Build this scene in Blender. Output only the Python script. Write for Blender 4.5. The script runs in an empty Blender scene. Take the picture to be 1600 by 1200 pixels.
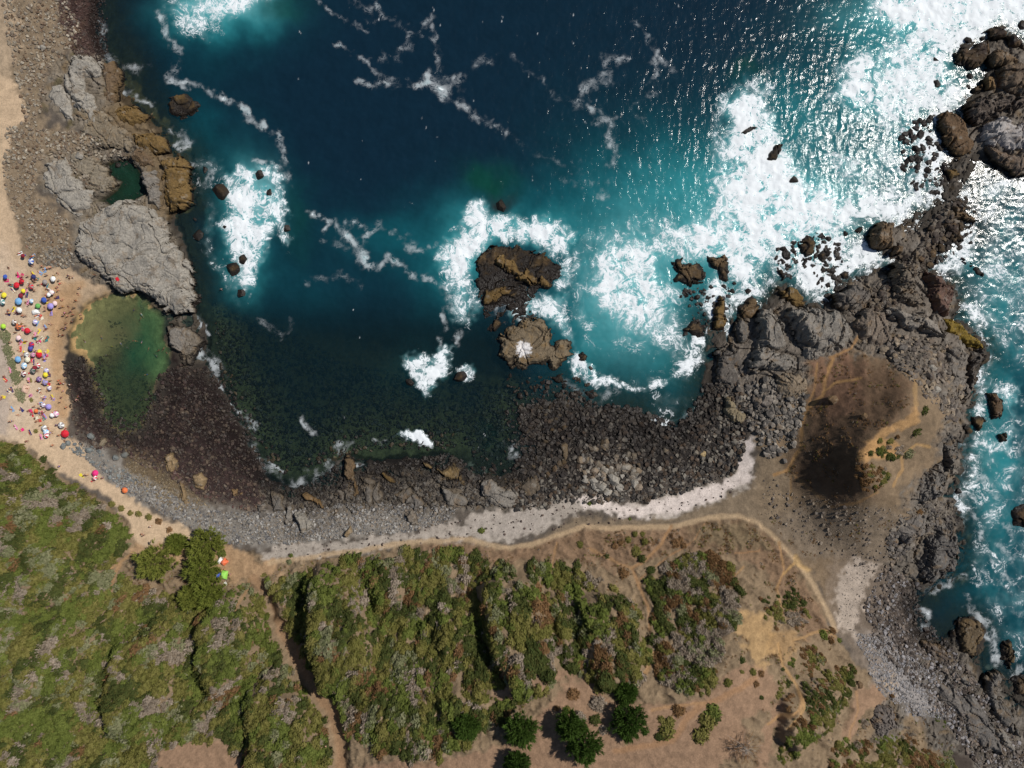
import bpy, bmesh, math, random
import numpy as np
from mathutils import Vector, Matrix

# ------------------------------------------------------------------ camera, sky, sun, exposure
scene = bpy.context.scene
COL = scene.collection
CAM_H = 220.0            # drone height above the sea, metres
S = 0.2                  # metres per photo pixel at sea level (photo is 1600 x 1200)
cam = bpy.data.cameras.new('camera')
cam.sensor_fit = 'HORIZONTAL'
cam.sensor_width = 36.0
cam.lens = 18.0 * CAM_H / 160.0
cam.clip_start = 1.0
cam.clip_end = 9000.0
cam_ob = bpy.data.objects.new('camera', cam)
cam_ob.location = (0, 0, CAM_H)
COL.objects.link(cam_ob)
scene.camera = cam_ob

SUN_EL = math.radians(50.0)
SUN_AZ = math.atan2(0.90, 0.44)          # clockwise from +Y (top of the photo)
sun_dir = Vector((math.cos(SUN_EL) * math.sin(SUN_AZ), math.cos(SUN_EL) * math.cos(SUN_AZ), math.sin(SUN_EL)))
world = bpy.data.worlds.new('World')
scene.world = world
world.use_nodes = True
wn = world.node_tree.nodes
wl = world.node_tree.links
wn.clear()
sky = wn.new('ShaderNodeTexSky')
sky.sky_type = 'NISHITA'
sky.sun_disc = False
sky.sun_elevation = SUN_EL
sky.sun_rotation = SUN_AZ
sky.altitude = 100
sky.dust_density = 0.6
bg = wn.new('ShaderNodeBackground')
bg.inputs['Strength'].default_value = 0.05
wout = wn.new('ShaderNodeOutputWorld')
wl.new(sky.outputs[0], bg.inputs[0])
wl.new(bg.outputs[0], wout.inputs[0])
sun = bpy.data.lights.new('sun', 'SUN')
sun.energy = 3.6
sun.angle = math.radians(0.53)
sun.color = (1.0, 0.955, 0.89)
sun_ob = bpy.data.objects.new('sun', sun)
sun_ob.rotation_euler = sun_dir.to_track_quat('Z', 'Y').to_euler()
sun_ob.location = (120, 60, 200)
COL.objects.link(sun_ob)
vs = scene.view_settings
vs.view_transform = 'Standard'
vs.look = 'None'
vs.exposure = 0.12
vs.gamma = 1.0
vs.use_curve_mapping = False
scene.cycles.use_denoising = True
scene.cycles.max_bounces = 6
scene.cycles.transparent_max_bounces = 8
scene.cycles.caustics_reflective = False
scene.cycles.caustics_refractive = False

RNG = np.random.default_rng(7)
rnd = random.Random(11)

def lin(r, g, b):
    """sRGB 0..255 to linear"""
    o = []
    for c in (r, g, b):
        c /= 255.0
        o.append(c / 12.92 if c <= 0.04045 else ((c + 0.055) / 1.055) ** 2.4)
    return np.array(o)

# ------------------------------------------------------------------ numpy noise
def _hash(ix, iy, seed):
    h = (ix.astype(np.int64) * 374761393 + iy.astype(np.int64) * 668265263 + seed * 974634777) & 0xffffffff
    h = ((h ^ (h >> 13)) * 1274126177) & 0xffffffff
    h = ((h ^ (h >> 16)) * 2246822519) & 0xffffffff
    return (h ^ (h >> 15)) & 0xffffffff

_tab = np.random.default_rng(99).random(65536) * 2 * math.pi
_TC = np.cos(_tab).astype(np.float32); _TS = np.sin(_tab).astype(np.float32)
def noise(x, y, seed=0):
    x = np.asarray(x, np.float32); y = np.asarray(y, np.float32)
    x0 = np.floor(x); y0 = np.floor(y)
    fx = x - x0; fy = y - y0
    ux = fx * fx * fx * (fx * (fx * 6 - 15) + 10)
    uy = fy * fy * fy * (fy * (fy * 6 - 15) + 10)
    xi = x0.astype(np.int32) + (seed * 37) % 251; yi = y0.astype(np.int32) + (seed * 101) % 241
    xa = xi & 255; xb = (xi + 1) & 255; ya = (yi & 255) << 8; yb = ((yi + 1) & 255) << 8
    def g(k, dx, dy):
        return _TC.take(k) * (fx - dx) + _TS.take(k) * (fy - dy)
    a = g(ya + xa, 0, 0) * (1 - ux) + g(ya + xb, 1, 0) * ux
    b = g(yb + xa, 0, 1) * (1 - ux) + g(yb + xb, 1, 1) * ux
    return (a * (1 - uy) + b * uy) * 1.5

def fbm(x, y, octv=4, seed=0, gain=0.5):
    t = 0; a = 1.0; n = 0
    for o in range(octv):
        t = t + a * noise(x, y, seed + o * 17)
        n += a; a *= gain
        x = x * 2.03 + 3.1; y = y * 2.03 - 1.7
    return t / n

def voro(x, y, seed=0, jitter=0.9):
    """F1, F2, random id 0..1, seed offset vector"""
    x0 = np.floor(x); y0 = np.floor(y)
    f1 = np.full(x.shape, 9.0); f2 = np.full(x.shape, 9.0)
    rid = np.zeros(x.shape); rx = np.zeros(x.shape); ry = np.zeros(x.shape)
    for dx in (-1, 0, 1):
        for dy in (-1, 0, 1):
            h = _hash(x0 + dx, y0 + dy, seed)
            jx = (h & 0xffff) / 65536.0; jy = ((h >> 16) & 0xffff) / 65536.0
            vx = x0 + dx + 0.5 + (jx - 0.5) * jitter - x
            vy = y0 + dy + 0.5 + (jy - 0.5) * jitter - y
            d = np.sqrt(vx * vx + vy * vy)
            near = d < f1
            f2 = np.where(near, f1, np.minimum(f2, d))
            f1 = np.where(near, d, f1)
            rid = np.where(near, ((h * 2654435761) & 0xffff) / 65536.0, rid)
            rx = np.where(near, vx, rx); ry = np.where(near, vy, ry)
    return f1, f2, rid, rx, ry

def sstep(a, b, v):
    t = np.clip((v - a) / (b - a), 0, 1)
    return t * t * (3 - 2 * t)

def rock_relief(x, y, ang, size, seed):
    """jointed blocks: stepped, tilted cells with recessed joints (unit: about +-0.5)"""
    c, s_ = math.cos(ang), math.sin(ang)
    wx = x + 1.1 * size * fbm(x / size / 2.2, y / size / 2.2, 2, seed + 5)
    wy = y + 1.1 * size * fbm(x / size / 2.2, y / size / 2.2, 2, seed + 9)
    u = (c * wx + s_ * wy) / (size * 1.9); v = (-s_ * wx + c * wy) / size
    f1, f2, rid, rx, ry = voro(u, v, seed)
    tx = np.sin(rid * 57.0); ty = np.cos(rid * 91.0)
    h = (rid - 0.5) * 0.62 + 0.42 * (rx * tx + ry * ty)
    h -= 0.5 * (1 - sstep(0.0, 0.10, f2 - f1))
    f1, f2, r2, qx, qy = voro(u * 2.7 + 5, v * 2.7, seed + 31)
    j1 = np.abs((u * .42 + .25 * fbm(u * .5, v * .5, 2, seed + 77)) % 1 - .5); j2 = np.abs((v * .27 + .3 * fbm(u * .4 + 9, v * .4, 2, seed + 78)) % 1 - .5)
    h -= 0.85 * (1 - sstep(0.0, 0.035, j1)) + 0.85 * (1 - sstep(0.0, 0.03, j2))
    h += 0.24 * ((r2 - 0.5) + 0.7 * (qx * np.sin(r2 * 43) + qy * np.cos(r2 * 29))) - 0.12 * (1 - sstep(0.0, 0.12, f2 - f1))
    return h

# ------------------------------------------------------------------ polygons and polylines in photo pixels
def P(*a):
    return [(a[i], a[i + 1]) for i in range(0, len(a), 2)]

def poly_sd(px, py, poly, m=60.0):
    """signed distance to polygon in px, positive inside; far away clipped to -m"""
    out = np.full(px.shape, -float(m))
    pa = np.array(poly, float)
    k = (px > pa[:, 0].min() - m) & (px < pa[:, 0].max() + m) & (py > pa[:, 1].min() - m) & (py < pa[:, 1].max() + m)
    if not k.any():
        return out
    X = px[k]; Y = py[k]
    d2 = np.full(X.shape, 1e12); ins = np.zeros(X.shape, bool)
    n = len(pa)
    for i in range(n):
        ax, ay = pa[i]; bx, by = pa[(i + 1) % n]
        ex, ey = bx - ax, by - ay
        t = np.clip(((X - ax) * ex + (Y - ay) * ey) / (ex * ex + ey * ey + 1e-9), 0, 1)
        d2 = np.minimum(d2, (X - ax - t * ex) ** 2 + (Y - ay - t * ey) ** 2)
        if ay != by:
            c = ((ay > Y) != (by > Y)) & (X < (bx - ax) * (Y - ay) / (by - ay) + ax)
            ins ^= c
    d = np.sqrt(d2)
    out[k] = np.maximum(np.where(ins, d, -d), -m)
    return out

def line_d(px, py, pts, m=40.0):
    out = np.full(px.shape, float(m))
    pa = np.array(pts, float)
    k = (px > pa[:, 0].min() - m) & (px < pa[:, 0].max() + m) & (py > pa[:, 1].min() - m) & (py < pa[:, 1].max() + m)
    if not k.any():
        return out
    X = px[k]; Y = py[k]
    d2 = np.full(X.shape, m * m * 1.0)
    for i in range(len(pa) - 1):
        ax, ay = pa[i]; bx, by = pa[i + 1]
        ex, ey = bx - ax, by - ay
        t = np.clip(((X - ax) * ex + (Y - ay) * ey) / (ex * ex + ey * ey + 1e-9), 0, 1)
        d2 = np.minimum(d2, (X - ax - t * ex) ** 2 + (Y - ay - t * ey) ** 2)
    out[k] = np.sqrt(d2)
    return out

# ------------------------------------------------------------------ the lie of the land
LAND = P(150,-60, 155,0, 150,50, 165,95, 188,105, 192,145, 215,170, 236,185, 262,215, 268,235, 297,245, 303,290, 302,318,
         275,335, 275,355, 292,398, 303,440, 306,490, 318,505, 326,535, 318,570, 345,612, 372,645, 388,690, 412,738, 455,765, 500,752,
         536,718, 552,712, 600,722, 650,712, 700,712, 735,735, 757,745, 778,752, 795,738, 812,735, 826,716, 842,702, 836,682, 818,668, 812,652, 828,640, 846,634,
         870,622, 900,632, 960,640, 1005,645, 1022,662, 1055,668, 1085,648, 1100,615, 1098,585, 1108,545, 1105,510, 1140,520,
         1150,490, 1190,480, 1222,450, 1255,470, 1272,478, 1300,470, 1310,440, 1345,430, 1375,420, 1400,415, 1365,395, 1362,350, 1402,340, 1440,335,
         1470,300, 1478,262, 1495,246, 1476,214, 1468,182, 1512,180, 1510,150, 1530,140, 1545,105, 1505,98, 1500,75, 1545,62, 1560,38, 1610,60, 1680,70,
         1680,262, 1600,272, 1560,262, 1530,250, 1512,272, 1500,300, 1530,343, 1510,375, 1490,380, 1470,400, 1455,415, 1500,455, 1494,492, 1520,515, 1546,550, 1528,590,
         1524,640, 1512,690, 1505,740, 1490,772, 1504,815, 1508,868, 1490,900, 1455,918, 1425,945, 1432,985, 1480,1000, 1497,975, 1520,962, 1542,985,
         1530,1030, 1545,1055, 1565,1045, 1600,1095, 1680,1150, 1680,1300, -80,1300, -80,-60)
POOL = P(175,458, 200,450, 225,462, 240,478, 258,495, 258,525, 268,550, 262,580, 245,600, 240,630, 225,670, 190,685, 165,670, 150,630,
         140,590, 128,560, 108,548, 104,520, 118,488, 140,470)
ZPTS = [(-80,-60,6),(0,0,5),(0,150,4.6),(0,300,4.4),(0,420,4.2),(0,560,4.6),(0,660,6),(50,0,4),(60,120,3.2),(60,300,3),(60,450,2.6),(50,600,3),
 (100,0,2),(100,200,2.6),(130,130,2.4),(110,330,2.6),(130,400,2.4),(100,440,1.2),(95,520,.5),(98,580,.6),(105,660,1.1),(70,520,1.5),(140,690,1.5),(100,720,3),
 (150,200,2.6),(180,260,1.5),(200,330,2.2),(150,140,2.8),(120,250,2.4),(230,230,2.0),(270,280,2.2),(220,420,2),(190,460,.3),(300,560,.6),(280,640,.5),(330,700,.6),(220,710,.8),(150,740,3.2),(200,790,4),
 (240,760,2.0),(300,780,1.6),(360,800,1.8),(300,840,4),(400,830,2.8),(400,880,5.5),(450,770,.8),(500,800,1.6),(500,850,4),(600,800,1.6),(600,850,5),
 (600,740,.5),(700,770,1.2),(700,830,3.6),(780,800,2.4),(800,850,4.6),(850,680,.25),(900,755,1.3),(950,695,.4),(950,800,4),(1000,755,1.3),(1050,700,.6),(1100,640,.5),
 (1100,770,3.6),(1150,700,2.4),(1100,830,5.5),(1000,840,5.5),(880,850,5.5),(1180,760,5),(1200,850,6),
 (0,760,9),(80,800,8),(0,900,15),(100,900,12),(200,850,6.5),(180,920,9),(0,1050,21),(100,1050,18),(200,1000,12),(0,1200,27),(150,1150,22),(250,1180,25),
 (300,900,6.5),(300,980,9),(330,1080,17),(350,1180,24),(400,940,6.5),(430,1000,9),(470,1060,13),(510,1120,18),(530,1190,22),(420,1100,18),(430,1180,24),
 (520,920,8),(540,1000,15),(600,900,7.5),(600,980,13),(600,1060,20),(620,1140,25),(700,900,8),(700,980,14),(700,1060,21),(700,1150,26),(800,900,7.5),
 (800,980,15),(800,1060,22),(850,1100,25.5),(800,1190,27),(900,900,6.5),(900,980,13),(930,1060,22),(960,1110,25),(960,1190,26),(1000,920,7.5),(1010,1000,14),
 (1040,1080,23),(1080,920,9),(1080,1000,16),(1100,1080,23),(1150,930,10),(1160,1000,17),(1150,1060,22),(1100,1150,25),(1200,1150,21),(1220,930,8),(1230,1000,13),
 (1240,1080,16),(1280,1150,17),(1300,1200,19),(1290,940,5.5),(1330,1000,4.5),(1330,900,4.5),(1400,1000,2.6),(1380,1080,6.5),(1400,1150,8),(1440,1200,8),
 (1480,1100,3),(1530,1150,3),(1600,1200,2.4),(1600,1120,1.2),(1500,1050,1.6),(1420,950,1.6),(1450,880,2),(1380,850,5),(1300,830,6.5),(1250,780,6.5),(1380,790,7),(1450,790,5),
 (1200,700,6),(1180,620,4),(1200,540,4.5),(1250,540,5.5),(1300,520,6),(1170,540,2.4),(1300,600,8),(1260,640,7),(1240,720,6.8),(1340,560,7.5),(1350,490,4.5),(1420,470,4.5),(1430,540,8.5),
 (1480,580,7),(1520,560,3.5),(1500,640,4),(1450,640,11),(1470,710,6),(1430,740,7.5),(1360,780,7.5),(1290,770,6.8),(1420,420,2.5),(1390,370,2),(1440,360,1),
 (1550,100,2.2),(1580,200,3),(1510,220,2),(1640,150,3.5),(1220,480,2.4),(1120,500,1.2)]
def rbf(pts, gx, gy):
    pa = np.array(pts, float)
    n = len(pa)
    d = np.hypot(pa[:, None, 0] - pa[None, :, 0], pa[:, None, 1] - pa[None, :, 1])
    A = np.zeros((n + 1, n + 1)); A[:n, :n] = -d - np.eye(n) * 2.0; A[n, :n] = 1; A[:n, n] = 1
    w = np.linalg.solve(A, np.append(pa[:, 2], 0))
    out = np.full(gx.shape, w[n])
    for i in range(n):
        out -= w[i] * np.hypot(gx - pa[i, 0], gy - pa[i, 1])
    return out
LX = np.arange(-260, 1861, 10.0); LY = np.arange(-200, 1401, 10.0)
LGX, LGY = np.meshgrid(LX, LY)
ZL = np.clip(rbf(ZPTS, LGX, LGY), 0.25, 30)
# the burnt knoll on the headland: steep to the west, gentle to the east
def knoll(px, py):
    ridge = P(1418,640, 1385,668, 1362,690, 1350,712, 1352,735, 1362,752)
    d = line_d(px, py, ridge, 200)
    west = ((px - 1368) * 0.75 + (py - 700) * 0.25) < 0
    wid = np.where(px < 1365, 120.0, 100.0)
    t = np.clip(1 - d / wid, 0, 1)
    return 15.5 * (t ** 1.15)
ZL = np.maximum(ZL, 0)
KN = knoll(LGX, LGY)
k2 = np.zeros_like(KN)
for dx in (-1, 0, 1):
    for dy in (-1, 0, 1):
        k2 += np.roll(np.roll(KN, dx, 1), dy, 0)
ZL = ZL + k2 / 9
ZLAND = ZL * sstep(-4, 34, poly_sd(LGX, LGY, LAND, 60)) 
DPTS = [(600,150,9),(900,150,9),(1200,60,9),(400,100,6),(300,60,4),(230,120,1.0),(200,60,.8),(350,200,4),(430,300,4.5),(330,330,2.5),(350,430,2.2),(400,520,2.6),(350,560,1.3),
 (420,640,2.0),(480,700,1.2),(440,740,.7),(520,600,2.5),(560,680,1.1),(640,640,1.5),(620,540,3),(700,640,1.6),(760,690,1.6),(780,640,1.9),(720,560,3),(680,480,4),(560,420,6),(820,610,1.5),
 (700,360,6),(800,320,5),(900,450,5),(1000,450,4),(1050,580,1.6),(1000,600,1.6),(920,600,1.4),(1100,300,6),(1250,200,6),(1330,250,4),(1400,100,5),(1200,400,4),(1150,440,2.6),
 (1320,400,2),(1430,250,2.5),(1570,400,5),(1600,600,7),(1560,750,5),(1590,950,6),(1480,950,2),(1430,945,.8),(1460,1000,1.5),(1550,1020,3),(1620,350,5)]
DL = np.clip(rbf(DPTS, LGX, LGY), 0.5, 12)
def lsample(A, px, py):
    fx = np.clip((px - LX[0]) / 10.0, 0, len(LX) - 1.001); fy = np.clip((py - LY[0]) / 10.0, 0, len(LY) - 1.001)
    ix = fx.astype(int); iy = fy.astype(int); fx = fx - ix; fy = fy - iy
    return (A[iy, ix] * (1 - fx) + A[iy, ix + 1] * fx) * (1 - fy) + (A[iy + 1, ix] * (1 - fx) + A[iy + 1, ix + 1] * fx) * fy
def to_px(x, y):
    """photo position of the ground at world x, y"""
    px = 800 + x / S; py = 600 - y / S
    for _ in range(14):
        z = lsample(ZLAND, px, py)
        f = CAM_H / (CAM_H - z)
        px = 0.3 * px + 0.7 * (800 + x / S * f); py = 0.3 * py + 0.7 * (600 - y / S * f)
    return px, py
def to_xy(px, py, dz=0.0):
    """world x, y of a point dz above the ground that the photo shows at px, py"""
    z = float(lsample(ZLAND, np.array([px * 1.0]), np.array([py * 1.0]))[0]) + dz
    f = (CAM_H - z) / CAM_H
    return (px - 800) * S * f, (600 - py) * S * f

GS = 0.4
xs = np.concatenate([[-2500, -1200, -600, -330, -240, -200, -182], np.arange(-174, 174.01, GS), [182, 200, 240, 330, 600, 1200, 2500]])
ys = np.concatenate([[-2500, -1200, -600, -300, -200, -160, -142], np.arange(-132, 132.01, GS), [142, 160, 200, 300, 600, 1200, 2500]])
GX, GY = np.meshgrid(xs, ys)
PX, PY = to_px(np.clip(GX, -190, 190), np.clip(GY, -150, 150))
w1 = fbm(PX / 45, PY / 45, 3, 3); w2 = fbm(PX / 45, PY / 45, 3, 50)
WX = PX + 9 * w1 + 4 * noise(PX / 9, PY / 9, 70); WY = PY + 9 * w2 + 4 * noise(PX / 9, PY / 9, 71)
HX = PX + 4 * w1; HY = PY + 4 * w2
N1 = fbm(PX / 60, PY / 60, 5, 101); N2 = fbm(PX / 14, PY / 14, 4, 120); N3 = fbm(PX / 5, PY / 5, 3, 140)

sdl = poly_sd(WX, WY, LAND, 220)
sdpool = poly_sd(HX, HY, POOL, 60)
Z = np.where(sdl > 0, 0.15 + lsample(ZL, PX, PY) * sstep(0, 36, sdl), -0.15 - lsample(DL, PX, PY) * sstep(-6, 95, -sdl))
pz = 0.25 - 0.012 * np.clip(sdpool, -40, 22) * 0 - (0.015 + 0.018 * sstep(120, 215, PX) * sstep(690, 610, PY)) * np.clip(sdpool + 6, 0, 60) + 0.22 * N2
pb = sstep(-34, 8, sdpool)
Z = Z * (1 - pb) + pz * pb
INLET = P(158,258, 180,250, 202,250, 216,268, 224,300, 204,312, 170,320, 150,312, 178,296, 186,282, 165,274)
sdin = poly_sd(HX, HY, INLET, 60)
Z = np.where(sdin > -8, Z * (1 - sstep(-8, 3, sdin)) + (-0.05 - .04 * np.clip(sdin, 0, 30) + .15 * N2) * sstep(-8, 3, sdin), Z)
# scrub-covered spurs, steep on the west
SPURS = [(P(478,905, 500,878, 552,885, 568,930, 592,1000, 585,1060, 540,1085, 505,1070, 486,1010), 7.5),
 (P(742,915, 775,882, 835,888, 858,950, 874,1040, 850,1085, 795,1080, 765,1020), 7.0),
 (P(312,965, 340,925, 372,915, 402,935, 412,990, 402,1040, 350,1085, 312,1050), 6.5),
 (P(185,1000, 255,965, 285,985, 282,1050, 252,1150, 180,1145, 168,1080), 6.0),
 (P(384,1070, 430,1042, 470,1075, 500,1150, 495,1210, 392,1210), 5.5),
 (P(900,930, 945,915, 985,930, 1010,990, 1000,1060, 930,1080, 905,1000), 4.5),
 (P(568,900, 600,870, 635,885, 632,940, 590,950), 3.5), (P(672,960, 690,935, 730,960, 740,1010, 690,1030), 3.5),
 (P(20,1000, 90,960, 150,985, 120,1080, 40,1090), 4.0), (P(40,860, 110,850, 140,900, 90,950, 30,940), 3.0), (P(410,900, 440,895, 455,930, 450,975, 425,975), 3.0),
 (P(1215,1090, 1260,1060, 1300,1040, 1322,1060, 1300,1130, 1240,1180, 1215,1150), 4.0), (P(845,935, 880,925, 900,1000, 900,1040, 870,1010), 2.5), (P(680,1085, 720,1070, 735,1110, 690,1130), 3)]
for pl, h in SPURS:
    sd = poly_sd(HX, HY, pl, 40)
    Z = Z + h * 1.12 * sstep(-3, 17, sd) * (0.9 + 0.35 * N1)
# gully path with steep sides
GULLY = P(398,905, 425,935, 437,990, 462,1035, 492,1085, 515,1120, 528,1160, 530,1210)
dg = line_d(HX, HY, GULLY, 60)
Z = Z - 2.2 * (1 - sstep(5, 22, dg)) * sstep(900, 960, PY)
# ------------------------------------------------------------------ ground cover: what each patch is made of (base colours)
def rgb(r, g, b):
    return lin(r, g, b)
C = np.zeros(PX.shape + (3,)); C[:] = rgb(104, 88, 62)
ROCKM = np.zeros(PX.shape)      # bare jointed rock
SANDM = np.zeros(PX.shape)
PATHM = np.zeros(PX.shape)
def lay(mask, col, var=0.0, n=None):
    global C
    c = np.array(col)[None, None, :]
    if var:
        c = c * (1 + var * (N2 if n is None else n))[..., None]
    C = C * (1 - mask[..., None]) + c * mask[..., None]
def zone(poly, soft=8.0, nz=0.0, exact=False):
    sd = poly_sd(HX if exact else WX, HY if exact else WY, poly, 60)
    return sstep(-soft * 0.5, soft * 0.5, sd + nz * N2 * 20)

# hillside soils
HILL = zone(P(-80,670, 20,690, 75,725, 130,765, 200,812, 208,840, 214,850, 300,846, 345,850, 420,874, 480,878, 560,868, 640,852, 700,845, 780,856, 850,850, 900,825, 1000,822, 1100,812,
            1160,805, 1200,825, 1260,890, 1300,990, 1340,1040, 1390,1060, 1440,1120, 1490,1180, 1500,1300, -80,1300), 6)
lay(HILL, rgb(126, 108, 86), 0.35, N2)
# shore: cobble ground, rock
SHORE = 1 - HILL
lay(SHORE, rgb(92, 84, 76), 0.3)
m = zone(P(-80,-60, 90,-60, 120,60, 70,140, 70,200, 150,210, 150,300, 70,250, 60,300, 110,340, 112,410, 60,415, -80,420), 20, 1); lay(m, rgb(128, 112, 92), 0.35)
m = zone(P(80,-60, 170,-60, 175,100, 125,95, 100,40), 14, 1); lay(m, rgb(62, 46, 42), 0.4)
m = zone(P(105,570, 150,590, 155,680, 235,690, 260,620, 270,560, 330,600, 395,700, 420,760, 400,790, 330,780, 250,730, 190,705, 130,690), 16, 1); lay(m, rgb(56, 44, 42), 0.4)
m = zone(P(190,690, 260,730, 330,790, 280,800, 200,750), 20, 1); lay(m * .8, rgb(104, 88, 66), 0.4)
m = zone(P(100,690, 150,700, 260,765, 350,800, 440,805, 560,790, 720,795, 640,835, 560,840, 420,855, 340,850, 280,815, 200,775, 130,735), 14, 1); lay(m, rgb(124, 118, 110), 0.3)
m = zone(P(400,740, 540,710, 700,700, 800,755, 830,640, 1000,650, 1140,600, 1175,680, 1130,735, 1000,765, 860,775, 760,785, 600,790, 480,800, 420,790), 16, 1); lay(m, rgb(46, 42, 40), 0.4)
EAST = P(1395,890, 1440,920, 1480,1000, 1560,1100, 1680,1200, 1680,1300, 1500,1220, 1400,1060, 1345,990, 1370,930)
m = zone(EAST, 20, 1); lay(m, rgb(68, 60, 54), 0.4)
m = zone(P(1335,985, 1380,990, 1440,1040, 1500,1080, 1480,1120, 1420,1120, 1370,1075), 18, 1); lay(m, rgb(140, 134, 130), 0.3)
HEADR = P(1100,470, 1230,430, 1360,330, 1470,250, 1500,20, 1690,-20, 1690,300, 1560,420, 1570,560, 1550,700, 1540,900, 1440,935, 1390,880, 1380,800, 1300,800, 1230,760, 1190,690, 1160,660, 1110,600)
m = zone(HEADR, 12); lay(m, rgb(106, 98, 89), 0.35); ROCKM = np.maximum(ROCKM, m)
ROCKS2 = [P(1440,1000, 1500,980, 1560,1040, 1680,1150, 1680,1300, 1560,1260, 1480,1130, 1430,1060), P(400,760, 470,765, 540,710, 620,735, 720,710, 810,760, 800,800, 720,800, 640,815, 560,800, 480,845, 440,830),
          P(90,80, 180,90, 300,240, 300,330, 265,340, 300,420, 320,560, 285,575, 255,500, 130,440, 110,380, 110,330, 60,290, 70,240, 190,220, 100,190, 65,150), P(1400,800, 1500,800, 1510,900, 1440,930, 1395,870),
          P(1380,1090, 1420,1100, 1400,1170, 1360,1160), P(1440,1110, 1480,1120, 1500,1180, 1450,1170)]
for pl in ROCKS2:
    m = zone(pl, 12, 0.4); ROCKM = np.maximum(ROCKM, m * 0.9); lay(m * .85, rgb(120, 110, 96) if pl[0][0] < 100 else rgb(100, 93, 84), 0.35)
# inner headland: dry earth, burnt slope, ochre tracks
m = zone(P(1170,665, 1250,620, 1275,570, 1300,562, 1338,550, 1380,558, 1400,572, 1440,590, 1480,640, 1465,700, 1470,720, 1430,745, 1410,790, 1440,830, 1400,850, 1360,880, 1350,930, 1310,970, 1260,900,
              1200,830, 1170,780, 1190,720), 30, 1.1); lay(m, rgb(122, 104, 83), 0.3); ROCKM *= 1 - m * 0.9
m = zone(P(1180,800, 1300,790, 1400,800, 1420,840, 1360,890, 1330,880, 1260,870, 1210,830), 26, 1); lay(m * .7, rgb(118, 106, 92), 0.35)
BURN = P(1268,600, 1280,570, 1320,550, 1350,565, 1390,570, 1425,600, 1420,640, 1390,662, 1365,680, 1345,712, 1350,745, 1365,770, 1320,785, 1270,770, 1225,740, 1250,700, 1258,650)
m = zone(BURN, 44, .9); lay(m * .88, rgb(98, 77, 60), 0.4); BURNM = m
m = zone(P(1270,575, 1320,555, 1350,580, 1345,640, 1300,660, 1275,620), 20, 1); lay(m * .7, rgb(118, 90, 72), 0.35)
m = zone(P(1235,735, 1262,700, 1300,690, 1340,700, 1352,745, 1340,775, 1290,775), 40, .8); lay(m * .5, rgb(74, 60, 46), 0.35)
m = zone(P(1415,655, 1432,628, 1437,660, 1425,665, 1385,680, 1362,712, 1385,703, 1412,712, 1380,715, 1352,722, 1340,718, 1345,700, 1372,668), 6); lay(m * .9, rgb(168, 132, 90), 0.2)
m = zone(P(1350,690, 1375,680, 1400,690, 1410,712, 1365,712, 1345,718, 1340,708), 5); lay(m * .8, rgb(178, 138, 92), 0.2)
# dry grass flat above the cove
m = zone(P(640,858, 700,846, 780,858, 830,850, 880,832, 930,822, 1000,826, 1100,814, 1155,806, 1195,826, 1245,885, 1290,975, 1300,995, 1255,1000, 1225,930, 1180,880, 1120,862, 1080,858, 1000,880, 960,890, 880,870, 800,880, 700,870), 10, .6)
lay(m * .95, rgb(122, 99, 78), 0.3)
m = zone(P(1080,825, 1160,812, 1190,835, 1200,860, 1140,855, 1090,845), 26, 1); lay(m * .5, rgb(104, 96, 72), 0.3)
m = zone(P(840,838, 900,806, 1000,812, 1110,786, 1170,760, 1190,700, 1240,740, 1230,800, 1200,830, 1160,806, 1100,812, 1000,826, 920,822, 870,840), 16, .6); lay(m * .85, rgb(126, 110, 90), .3)
m = zone(P(1290,880, 1330,860, 1400,900, 1370,1000, 1400,1060, 1340,1040, 1300,980), 20, .8); lay(m * .7, rgb(120, 106, 92), .3)
# white shell sand
WSAND = [P(405,872, 440,846, 470,848, 520,850, 560,838, 640,836, 690,818, 730,812, 760,800, 850,792, 870,775, 920,772, 960,782, 1000,786, 1040,772, 1100,756, 1140,748, 1152,720, 1155,690, 1178,672, 1180,700, 1172,745,
           1165,765, 1115,785, 1060,806, 1000,812, 960,802, 905,798, 870,812, 850,828, 800,838, 760,846, 700,838, 640,848, 560,862, 480,872, 430,878),
         P(1318,885, 1345,872, 1372,878, 1352,920, 1345,955, 1335,990, 1310,975, 1305,930), P(1375,1055, 1400,1060, 1395,1085, 1378,1080), P(1455,1098, 1466,1095, 1468,1112, 1457,1112)]
WCOL = [rgb(158, 148, 137), rgb(164, 150, 136), rgb(156, 138, 118), rgb(150, 130, 110)]
WSM = np.zeros(PX.shape)
for pl, c in zip(WSAND, WCOL):
    m = zone(pl, 10, .8); lay(m, c, 0.2); WSM = np.maximum(WSM, m); ROCKM *= 1 - m
m = zone(P(880,775, 1000,790, 1100,760, 1150,740, 1160,690, 1178,672, 1180,745, 1110,785, 1000,812, 920,797), 10, .2); lay(m * WSM, rgb(206, 193, 184), 0.1)
m = zone(P(760,800, 850,790, 870,812, 820,835, 760,845, 700,835), 16, .2); lay(m * WSM * .8, rgb(164, 154, 144), 0.12)
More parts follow.
